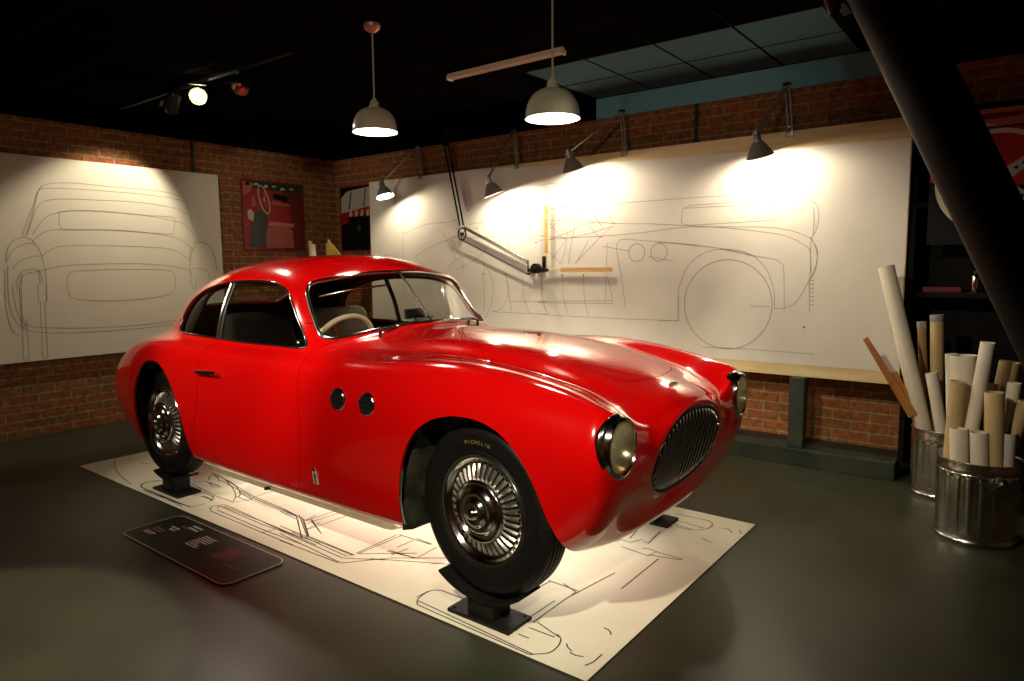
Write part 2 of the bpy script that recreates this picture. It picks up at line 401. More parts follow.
# rear window
RW = catmull([(0,1.06),(.16,1.058),(.25,1.06),(.285,1.10),(.26,1.15),(.15,1.175),(0,1.18),(-.15,1.175),(-.26,1.15),(-.285,1.10),(-.25,1.06),(-.16,1.058)], 6)
g = sdf(RW, body[0][:,1], body[0][:,2]); g = np.where(body[0][:,0] > -1.0, 1, g)
rwin, body = clip(body, g)
for sgn in (-1, 1):      # openings for the headlights
    _, body = clip(body, np.where((body[0][:,0] < 1.5)|(body[0][:,1]*sgn < .2), 1, np.hypot(body[0][:,1]-sgn*.550, (body[0][:,2]-.705)*.98)-.082))
GAP = .0016
def panel(m, g):
    a, rest = clip(m, g+GAP)
    # drop the narrow gap strip
    gg = None
    return a, rest
def split_panel(m, gf):
    a, _ = clip(m, gf(m)+GAP); _, rest = clip(m, gf(m)-GAP)
    return a, rest
HH = [(.695,0),(.690,-.12),(.695,-.21),(.722,-.280),(.79,-.308),(.98,-.304),(1.14,-.296),(1.27,-.290),(1.38,-.284),(1.45,-.270),(1.49,-.242),(1.516,-.19),(1.535,-.12),(1.549,-.04)]
HOOD = catmull(HH+[(x,-y) for x,y in HH[1:]][::-1], 6)
bonnet, body = split_panel(body, lambda m: np.where(m[0][:,2] < .6, 1, sdf(HOOD, m[0][:,0], m[0][:,1])))
DOORP = [(.205,1.0),(.205,.851),(.217,.631),(.185,.409),(.158,.330),(.13,.296),(.09,.295),(-.108,.304),(-.409,.320),(-.68,.337),(-.735,.352),(-.738,.40),(-.690,.508),(-.635,.68),(-.628,.819),(-.605,.93),(-.59,1.0),(-.3,1.04),(0,1.04)]
DOORC = catmull(DOORP, 5)
def dg(sgn):
    return lambda m: np.where((m[0][:,1]*sgn < .3)|(m[0][:,2] > 1.04), 1, sdf(DOORC, m[0][:,0], m[0][:,2]))
doorN, body = split_panel(body, dg(-1)); doorF, body = split_panel(body, dg(1))
# boot lid on the tail
BOOT = catmull([(-1.36,-.20),(-1.40,-.24),(-1.55,-.27),(-1.70,-.28),(-1.78,-.24),(-1.80,0),(-1.78,.24),(-1.70,.28),(-1.55,.27),(-1.40,.24),(-1.36,.20),(-1.35,0)], 6)
boot, body = split_panel(body, lambda m: np.where(m[0][:,2] < .62, 1, sdf(BOOT, m[0][:,0], m[0][:,1])))

def part(name, m, material, parent=car, th=.012):
    return adopt(shell(name, m, material, None, th), parent)
bodyo = part('body_shell', body, RED)
bonneto = part('bonnet', bonnet, RED)
booto = part('boot_lid', boot, RED)
dn = part('door', doorN, RED); df = part('door', doorF, RED)
def on_surface(poly, axis):
    pass
# lining: the inside of roof, doors and tail
lin = (V - N*.03, N, F)
_, lin = clip(lin, side_g(lin, np.array([(.30,-1),(.30,3),(3,3),(3,-1)])))
gl = np.minimum(side_g(lin, ARCHF)-.02, side_g(lin, ARCHR)-.02); gl = np.maximum(gl, .40-np.abs(lin[0][:,1])); _, lin = clip(lin, gl)
for poly, cond in ((SW, lambda m: np.abs(m[0][:,1]) < .22),):
    _, lin = clip(lin, np.where(cond(lin), 1, side_g(lin, poly)-.012))
_, lin = clip(lin, np.where((lin[0][:,0] < -.10)|(lin[0][:,0] > .45), 1, sdf(WS, lin[0][:,1], lin[0][:,2])-.014))
_, lin = clip(lin, np.where(lin[0][:,0] > -1.0, 1, sdf(RW, lin[0][:,1], lin[0][:,2])-.01))
lin = (lin[0], lin[1], lin[2])
adopt(link('interior_lining', lin[0], lin[2], TRIMCLOTH, None, True), car)

# chrome surrounds follow the cut edges
def ring_along(name, m, r, material, parent, off=.001, flat=None, n=8, pick=None, step=3):
    out = []
    for L in loops(m, 20):
        P = m[0][L] + m[1][L]*off
        if pick is not None and not pick(P.mean(0)): continue
        d = np.linalg.norm(np.diff(np.vstack([P, P[:1]]), axis=0), axis=1); s = np.concatenate([[0], np.cumsum(d)])
        k = max(24, int(s[-1]/.012)); t = np.linspace(0, s[-1], k, endpoint=False)
        Q = np.stack([np.interp(t, s, np.append(P[:,i], P[0,i])) for i in range(3)], 1)
        for _ in range(2): Q = (np.roll(Q,1,0)+2*Q+np.roll(Q,-1,0))/4
        bm = bmesh.new(); tube(bm, Q, r, n, closed=True, flat=flat)
        out.append(adopt(obj(name, bm, material, None, 60), parent))
    return out
ring_along('windscreen_frame', wwin, .0095, CHROME, car)
ring_along('rear_window_frame', rwin, .006, CHROME, car)
for sgn in (-1, 1):
    one = clip(swin, np.where(swin[0][:,1]*sgn > 0, -1., 1.))[0]
    ring_along('side_window_frame', one, .0065, CHROME, car)
    # glass panes split by the divider bar
    lx = lambda z: -.598 - (z-.93)*.02
    ga = one[0][:,0] - lx(one[0][:,2])
    q, d = clip(one, ga)
    for nm, mm in (('quarter_window', q), ('door_window', d)):
        adopt(link(nm, mm[0]-mm[1]*.010, mm[2], GLASS, None, True, mm[1]), car)
    ys = lambda z: np.interp(z, [.93,1.07,1.205], [-.628,-.590,-.525])*-sgn
    bm = bmesh.new(); tube(bm, [(lx(z), ys(z), z) for z in np.linspace(.925,1.208,8)], .011, 8, flat=(1,.6))
    adopt(obj('window_divider', bm, CHROME, None, 60), car)
    bm = bmesh.new(); tube(bm, [(lx(z)+.021, ys(z)*.99, z) for z in np.linspace(.925,1.208,8)], .007, 8)
    adopt(obj('window_channel', bm, SEAL, None, 60), car)
adopt(link('windscreen_glass', wwin[0]-wwin[1]*.008, wwin[2], GLASS, None, True, wwin[1]), car)
adopt(link('rear_window', rwin[0]-rwin[1]*.008, rwin[2], GLASS, None, True, rwin[1]), car)
# centre bar of the split windscreen
mid = wwin[0][np.abs(wwin[0][:,1]) < .012]; mid = mid[np.argsort(mid[:,2])]
zz = np.linspace(1.022, 1.257, 9); cb = [(np.interp(z, mid[:,2], mid[:,0])+.003, 0, z) for z in zz]
bm = bmesh.new(); tube(bm, cb, .0065, 8); adopt(obj('windscreen_bar', bm, BLACKGLOSS, None, 60), car)

# surface lookup for things bolted on the skin
def skin(x, z, sgn=-1):
    d = (V[:,0]-x)**2+(V[:,2]-z)**2 + np.where((V[:,1]*sgn > .3), 0, 9); i = d.argmin(); return V[i], N[i]
def skin_top(x, y):
    d = (V[:,0]-x)**2+(V[:,1]-y)**2 + np.where(V[:,2] > .6, 0, 9); i = np.argsort(d)[:4]; w = 1/(d[i]+1e-6); w /= w.sum()
    return (V[i]*w[:,None]).sum(0), N[i[0]]
def basis(p, n, up=(0,0,1)):
    n = Vector(n).normalized(); u = Vector(up); r = u.cross(n).normalized(); u2 = n.cross(r)
    M = Matrix((r, u2, n)).transposed().to_4x4(); M.translation = Vector(p); return M

# round cockpit vents
for sgn in (-1, 1):
    for vx, vz in ((.485,.752),(.662,.753)):
        p, nn = skin(vx, vz, sgn); M = basis((vx, p[1], vz), nn)
        bm = bmesh.new(); lathe(bm, [(.033,.001),(.036,.006),(.041,.008),(.045,.005),(.047,0),(.047,-.004)], M, 40)
        v = adopt(obj('side_vent', bm, CHROME, None, 50), car)
        bm = bmesh.new(); lathe(bm, [(.0001,.0035),(.02,.003),(.034,.0055),(.0375,.0075)], M, 32)
        adopt(obj('vent_bowl', bm, BLACKGLOSS, None, 50), v)
        bm = bmesh.new()
        for dz in (-.012, .006): bx(bm, (-.030,dz-.002,.003), (.030,dz+.002,.006), M)
        adopt(obj('vent_slat', bm, DCHROME, None), v)
# door handles
for sgn, dd in ((-1, dn), (1, df)):
    A, nA = skin(-.625, .766, sgn); Bp, nB = skin(-.435, .774, sgn)
    a = Vector((-.625, A[1], .766))+Vector(nA)*.016; b = Vector((-.435, Bp[1], .774))+Vector(nB)*.016
    bm = bmesh.new(); pts = [a.lerp(b, t) for t in np.linspace(0,1,12)]
    tube(bm, pts, [.008,.010,.011,.0115,.0115,.0115,.0115,.0115,.011,.0105,.010,.009], 10, flat=(.55,1))
    h = adopt(obj('door_handle', bm, CHROME, None, 60), dd)
    bm = bmesh.new(); cyl(bm, b-Vector(nB)*.02, b+Vector(nB)*.008, .013, .012, 20)
    adopt(obj('handle_lock', bm, CHROME, None, 40), h)
    # small door lock button
    p, nn = skin(-.20, .80, sgn); q = Vector((-.20, p[1], .80))
    bm = bmesh.new(); cyl(bm, q-Vector(nn)*.005, q+Vector(nn)*.004, .008, .006, 16); adopt(obj('lock_button', bm, RED, None, 40), dd)
# coachbuilder badge low on the flank: crown over a tall shield
for sgn in (-1, 1):
    p, nn = skin(.295, .40, sgn); M = basis((.295, p[1], .40), nn)
    bm = bmesh.new(); prism(bm, [(-.015,-.045),(.015,-.045),(.016,.012),(-.016,.012)], 0, .004, M); bd = adopt(obj('side_badge', bm, ALU, None), car)
    bm = bmesh.new(); prism(bm, [(-.003,-.043),(.003,-.043),(.003,-.008),(.0085,-.008),(.0085,-.002),(.003,-.002),(.003,.008),(-.003,.008)], .004, .006, M); adopt(obj('badge_letter', bm, BLACKGLOSS, None), bd)
    bm = bmesh.new(); prism(bm, [(-.009,.016),(.009,.016),(.012,.030),(.005,.024),(0,.036),(-.005,.024),(-.012,.030)], 0, .005, M); adopt(obj('badge_crown', bm, CHROME, None), bd)
# nose badge
p, nn = skin_top(1.612, 0.0); nn = Vector((.62,0,.78)); M = basis(p, nn, (0,0,1)) 
bm = bmesh.new(); prism(bm, circ(0,0,.034,28,0,360,.014)[:-1], -.004, .004, M); nb = adopt(obj('nose_badge', bm, CHROME, None, 30), car)
bm = bmesh.new()
for x0 in (-.022,-.012,-.002,.008,.018): prism(bm, [(x0-.003,-.006),(x0+.002,-.006),(x0+.004,.006),(x0-.001,.006)], .004, .0055, M)
adopt(obj('badge_lettering', bm, BLACKGLOSS, None), nb)

# grille: bars in the oval mouth
bm = bmesh.new(); bk = [(gx(GC+GH*1.02*math.sin(t), GW*math.cos(t))-.050, GW*1.03*(1 if math.cos(t)>0 else -1)*abs(math.cos(t))**.86, GC+GH*1.03*math.sin(t)) for t in np.linspace(0,2*PI,48,endpoint=False)]
bm.faces.new([bm.verts.new(p) for p in bk]); bm.faces.new([bm.verts.new((p[0]-.01,p[1],p[2])) for p in bk][::-1])
gr = adopt(obj('grille', bm, BLACK, None), car)
nb_ = 19
for i in range(nb_):
    y = -GW*.95 + 2*GW*.95*i/(nb_-1)
    hh = GH*math.sqrt(max(0, 1-(abs(y)/GW)**2.3))*.985
    pts = []
    for t in np.linspace(0, 1, 22):
        z = GC - hh + 2*hh*t; c_ = min(t, 1-t)
        back = .026*math.exp(-c_*22)
        pts.append((gx(z, y)+.001-back, y, z))
    bm = bmesh.new(); tube(bm, pts, .0050, 8, flat=(.8,1.2)); adopt(obj('grille_bar', bm, DCHROME, None, 60), gr)
bm = bmesh.new(); rr = [(gx(GC+GH*math.sin(t)*1.0)-.004+.12*abs(GW*math.cos(t))**1.5, GW*(1 if math.cos(t)>0 else -1)*abs(math.cos(t))**.86, GC+GH*math.sin(t)) for t in np.linspace(0,2*PI,72,endpoint=False)]
tube(bm, rr, .0040, 8, closed=True); adopt(obj('grille_gap_ring', bm, BLACKGLOSS, None, 60), gr)  # black ring stands for the shaded gap around the bars

# headlights
for sgn in (-1, 1):
    yc = .550*sgn; M0 = Matrix.Translation((1.684, yc, .705)) @ Matrix.Rotation(.05*sgn,4,'Z') @ Matrix.Rotation(PI/2,4,'Y')
    # local z points forward, local x points down, local y stays sideways
    prof = [(.083,.004,0),(.087,.010,0),(.092,.008,.001),(.095,-.002,.002),(.0965,-.010,.003),(.100,-.012,.006),(.103,-.018,.009),(.104,-.026,.012),(.104,-.034,.014),(.101,-.050,.015),(.09,-.09,.014)]
    bm = bmesh.new(); rings = []
    for r, z, dn_ in prof:
        rings.append([bm.verts.new(M0 @ Vector((r*1.06*math.cos(a)*(1+(.18+.16*math.cos(a))*min(1,dn_/.012))+dn_*.5, r*math.sin(a)*(.94+.10*min(1,dn_/.012)), z*(1-.70*max(0, math.cos(a)+.35)/1.35) if z < 0 else z))) for a in np.linspace(0,2*PI,56,endpoint=False)])
    for A, B in zip(rings, rings[1:]):
        for k in range(56): bm.faces.new((A[k], A[(k+1)%56], B[(k+1)%56], B[k]))
    hl = adopt(obj('headlight', bm, CHROME, None, 50), car)
    bm = bmesh.new(); lathe(bm, [(.0001,.026),(.03,.0245),(.055,.019),(.072,.012),(.084,.004)], M0, 48)
    adopt(obj('headlight_lens', bm, LENSGLASS, None, 60), hl)
    bm = bmesh.new(); lathe(bm, [(.082,.002),(.075,-.015),(.06,-.035),(.04,-.05),(.02,-.057),(.0001,-.06)], M0, 48)
    adopt(obj('headlight_reflector', bm, REFLECTOR, None, 60), hl)
    bm = bmesh.new(); ball(bm, (M0 @ Vector((0,0,-.03))), .011, 10); adopt(obj('headlight_bulb', bm, LENSGLASS, None, 60), hl)

# wheels
def letters(txt, r, M, size, z, parent, material, a_mid=PI/2):
    cu = bpy.data.curves.new('t', 'FONT'); out = bmesh.new(); n = len(txt); 
    for i, ch in enumerate(txt):
        cu.body = ch; cu.size = size; cu.align_x = 'CENTER'; cu.extrude = .0006
        o = bpy.data.objects.new('t', cu); me = o.to_mesh(); a = a_mid + (n-1-2*i)/2*size*.85/r
        T = M @ Matrix.Rotation(a-PI/2,4,'Z') @ Matrix.Translation((0, r-size*.36, z))
        b2 = bmesh.new(); b2.from_mesh(me); bmesh.ops.transform(b2, matrix=T, verts=b2.verts); tmp = bpy.data.meshes.new('x'); b2.to_mesh(tmp); out.from_mesh(tmp); b2.free()
        o.to_mesh_clear(); bpy.data.objects.remove(o); bpy.data.meshes.remove(tmp)
    return obj('tyre_lettering', out, material, parent)
FINM = mat('satin_chrome', (.85,.80,.70), .30, 1.)
GOLD = mat('faded_gold_paint', (.20,.135,.045), .6)
def make_wheel(loc, sgn):
    # local z = outwards
    w = empty('wheel'); w.matrix_world = Matrix.Translation(loc) @ Matrix.Rotation(PI/2*(1 if sgn < 0 else -1),4,'X')
    w.rotation_euler = (PI/2*(1 if sgn < 0 else -1),0,0); w.location = loc
    bm = bmesh.new()
    lathe(bm, [(.190,-.05),(.196,-.058),(.23,-.066),(.262,-.068),(.288,-.062),(.300,-.054),(.3065,-.046),(.3085,-.040),(.3085,-.030),(.303,-.029),(.303,-.026),(.3105,-.025),(.3118,-.012),(.306,-.010),(.306,-.007),(.312,-.006),(.3125,.006),(.306,.007),(.306,.010),(.3118,.012),(.3105,.025),(.303,.026),(.303,.029),(.3085,.030),(.3085,.040),(.3065,.046),(.300,.054),(.291,.059),(.288,.063),(.270,.0675),(.266,.0668),(.25,.068),(.228,.067),(.215,.062),(.212,.064),(.206,.060),(.197,.056),(.190,.048)], None, 96)
    t = obj('tyre', bm, RUBBER, w, 40)
    if loc[0] > 0: letters('MICHELIN', .246, Matrix.Identity(4), .019, .0684, t, GOLD, PI/2+.02 if sgn < 0 else PI/2)
    bm = bmesh.new()      # rim and wheel trim
    lathe(bm, [(.190,.045),(.199,.050),(.202,.055),(.198,.060),(.190,.060),(.182,.052),(.176,.042),(.168,.037),(.162,.037)], None, 96)
    r = obj('wheel_rim', bm, CHROME, w, 50)
    bm = bmesh.new()
    lathe(bm, [(.164,.036),(.150,.040),(.130,.047),(.112,.052)], None, 96)
    s = obj('slotted_trim', bm, BLACKGLOSS, w, 60)
    bm = bmesh.new()
    nf = 36
    for k in range(nf):
        a = 2*PI*k/nf; R = Matrix.Rotation(a,4,'Z')
        vs = []
        for rr_, zz_, hw in ((.112,.054,.0056),(.130,.0515,.0068),(.150,.045,.0082),(.163,.039,.0085)):
            vs.append([bm.verts.new(R @ Vector((rr_, sx*hw, zz_ + dz))) for sx, dz in ((-1,-.004),(-.35,.0035),(.35,.0035),(1,-.004))])
        for A, B in zip(vs, vs[1:]):
            for q in range(3): bm.faces.new((A[q], A[q+1], B[q+1], B[q]))
    obj('trim_fins', bm, FINM, s, 30)
    bm = bmesh.new()
    lathe(bm, [(.113,.050),(.1125,.070),(.109,.076),(.105,.077),(.101,.073),(.096,.068),(.088,.069),(.080,.078),(.072,.086),(.066,.088),(.058,.086),(.052,.089),(.047,.097),(.041,.102),(.034,.103),(.029,.100),(.025,.100),(.021,.106),(.016,.114),(.009,.118),(.0001,.119)], None, 72)
    obj('hub_cap', bm, CHROME, w, 50)
    bm = bmesh.new(); lathe(bm, [(.19,-.05),(.17,-.04),(.16,.03),(.05,.03),(.0001,.03)], None, 48); obj('wheel_disc', bm, BLACK, w, 40)
    adopt_to(w, car); return w
def adopt_to(o, p):
    o.parent = p; o.matrix_parent_inverse = Matrix.Translation(p.location).inverted()
WHR = .3125; WSC = 1.02
for wx, yy in ((1.185, .597), (-1.195, .587)):
    for sgn in (-1, 1): 
        w = make_wheel((wx, yy*sgn, (.097+WHR*WSC)), sgn); w.scale = (WSC,)*3
        if wx > 0: w.rotation_euler.z = -.075

# wheel housings
for poly, name in ((ARCHF, 'f'), (ARCHR, 'r')):
    for sgn in (-1, 1):
        P = [p for p in poly if p[1] > (.27 if (p[0] < 1.2 if name == 'f' else p[0] > -1.2) else .43)]; c0 = np.array([np.mean([p[0] for p in P]), .45])
        bm = bmesh.new()
        P = [c0+(p-c0)*1.02 for p in P]
        y0 = .672 if name == 'f' else .685
        prof = [[bm.verts.new((p[0], sgn*yy, p[1])) for p in P] for yy in (y0-.006, .56, .40)]
        for A, B in zip(prof, prof[1:]):
            for k in range(len(P)-1): bm.faces.new((A[k], A[k+1], B[k+1], B[k]))
        bm.faces.new(prof[-1])
        adopt(obj('wheel_housing', bm, LINER, None, 50), car)
# chrome edge and stone guard at the rear edge of each front arch
for sgn in (-1, 1):
    pts = []
    for z in np.linspace(.275, .52, 12):
        x = np.interp(z, ARCHF[:40,1], ARCHF[:40,0]); p, nn = skin(x, z, sgn); pts.append((x+.006, sgn*(abs(p[1])-.004), z))
    bm = bmesh.new(); tube(bm, pts, .0065, 8, flat=(1,.6)); adopt(obj('arch_trim', bm, CHROME, None, 60), car)
    bm = bmesh.new(); vs = []
    for z in np.linspace(.265, .60, 10):
        x = np.interp(z, ARCHF[:60,1], ARCHF[:60,0]); vs.append((bm.verts.new((x+.004, sgn*.69, z)), bm.verts.new((x+.030, sgn*.66, z)), bm.verts.new((x+.040, sgn*.50, z))))
    for A, B in zip(vs, vs[1:]):
        for q in range(2): bm.faces.new((A[q], A[q+1], B[q+1], B[q]))
    adopt(obj('stone_guard', bm, LINER, None, 50), car)
# sill strip, its cream standing in for light reflected off the sheet
for sgn in (-1, 1):
    bm = bmesh.new(); vs = []
    for x in np.linspace(-.72, .745, 40):
        p, nn = skin(x, .272, sgn); y = abs(p[1])
        e = min(1, min(x+.72, .745-x)/.05+.15)
        vs.append([bm.verts.new((x, sgn*(y-.004), .276)), bm.verts.new((x, sgn*(y+.003*e), .268)), bm.verts.new((x, sgn*(y-.018), .228+.03*(1-e))), bm.verts.new((x, sgn*(y-.07), .218+.03*(1-e)))])
    for A, B in zip(vs, vs[1:]):
        for q in range(3): bm.faces.new((A[q], A[q+1], B[q+1], B[q]))
    adopt(obj('sill_reflection_strip', bm, ALU, None, 50), car)
    bm = bmesh.new(); cyl(bm, (-.13, sgn*.655, .240), (-.13, sgn*.690, .246), .009, .008, 16); adopt(obj('jacking_point', bm, BLACKGLOSS, None, 40), car)
# wipers
def wiper(piv, a, b):
    piv, a, b = Vector(piv), Vector(a), Vector(b)
    bm = bmesh.new(); cyl(bm, piv-Vector((0,0,.03)), piv+Vector((0,0,.010)), .009, .007, 16)
    tube(bm, [piv+Vector((0,0,.010)), piv.lerp((a+b)/2, .5)+Vector((.014,0,.016)), (a+b)/2+Vector((.006,0,.006))], [.006,.005,.0035], 8)
    w_ = adopt(obj('wiper_arm', bm, BLACKGLOSS, None, 50), car)
    bm = bmesh.new(); tube(bm, [a.lerp(b, t) for t in np.linspace(0,1,6)], .0048, 8, flat=(1,.7)); adopt(obj('wiper_blade', bm, SEAL, None, 50), w_)
wiper((.325,-.35,.985), (.305,-.31,.992), (.300,.02,1.038))
wiper((.295,.375,.985), (.285,.36,.996), (.345,.05,1.018))

# interior
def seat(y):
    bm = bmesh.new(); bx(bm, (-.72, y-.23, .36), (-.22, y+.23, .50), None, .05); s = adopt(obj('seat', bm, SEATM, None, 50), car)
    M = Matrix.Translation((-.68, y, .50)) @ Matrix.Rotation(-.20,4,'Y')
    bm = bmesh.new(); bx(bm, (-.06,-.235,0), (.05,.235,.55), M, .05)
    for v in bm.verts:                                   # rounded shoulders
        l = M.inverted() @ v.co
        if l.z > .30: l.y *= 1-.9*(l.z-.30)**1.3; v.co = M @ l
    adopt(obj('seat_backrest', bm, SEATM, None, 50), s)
seat(-.28); SEATM = noisy(mat('tan_leather_lit_shaded', (.2,.16,.10), .6), (.17,.135,.085), (.24,.19,.12), 24, 6, bump=.1); seat(.28)  # far seat keeps the lit tan, near seat is coloured as shaded
bm = bmesh.new(); bx(bm, (.12,-.60,.74), (.30,.60,.93), None, .03); dash = adopt(obj('dashboard', bm, RED, None, 50), car)
bm = bmesh.new(); bx(bm, (-1.25,-.50,.60), (-.92,.50,.80), None, .03); adopt(obj('parcel_shelf', bm, TRIMCLOTH, None, 50), car)
bm = bmesh.new(); bx(bm, (-1.5,-.42,.262), (.9,.42,.30), None); adopt(obj('floor_pan', bm, BLACK, None), car)
SM = Matrix.Translation((-.035,-.29,.875)) @ Matrix.Rotation(-1.13,4,'Y')
bm = bmesh.new(); tube(bm, [SM @ Vector((.190*math.cos(a), .190*math.sin(a), 0)) for a in np.linspace(0,2*PI,56,endpoint=False)], .0135, 10, closed=True)
st = adopt(obj('steering_wheel', bm, IVORY, None, 60), car)
bm = bmesh.new()
for a in (PI/2, PI*7/6, PI*11/6): 
    for o_ in (-.012, .012): cyl(bm, SM @ Vector((0,0,-.02)), SM @ Vector((.185*math.cos(a)-o_*math.sin(a), .185*math.sin(a)+o_*math.cos(a), 0)), .003, n=8)
cyl(bm, SM @ Vector((0,0,-.045)), SM @ Vector((0,0,-.005)), .032, .026); adopt(obj('steering_spokes', bm, CHROME, None, 40), st)
bm = bmesh.new(); cyl(bm, SM @ Vector((0,0,-.32)), SM @ Vector((0,0,-.03)), .018); adopt(obj('steering_column', bm, BLACKGLOSS, None, 40), st)
bm = bmesh.new(); bx(bm, (.175,-.055,1.022), (.195,.075,1.072), None, .006); cyl(bm, (.19,.01,.93), (.19,.01,1.03), .006)
mr_ = adopt(obj('rear_view_mirror', bm, BLACKGLOSS, None, 40), car)
bm = bmesh.new(); bx(bm, (.170,-.050,1.026), (.176,.070,1.068)); adopt(obj('mirror_glass', bm, CHROME, None), mr_)
bm = bmesh.new(); tube(bm, [(.04,-.47,1.15),(.06,-.30,1.175),(.08,-.06,1.195)], .005, 8); adopt(obj('reflected_line_tube', bm, CHROME, None, 50), car)  # added chrome tube standing in for a reflected bright line
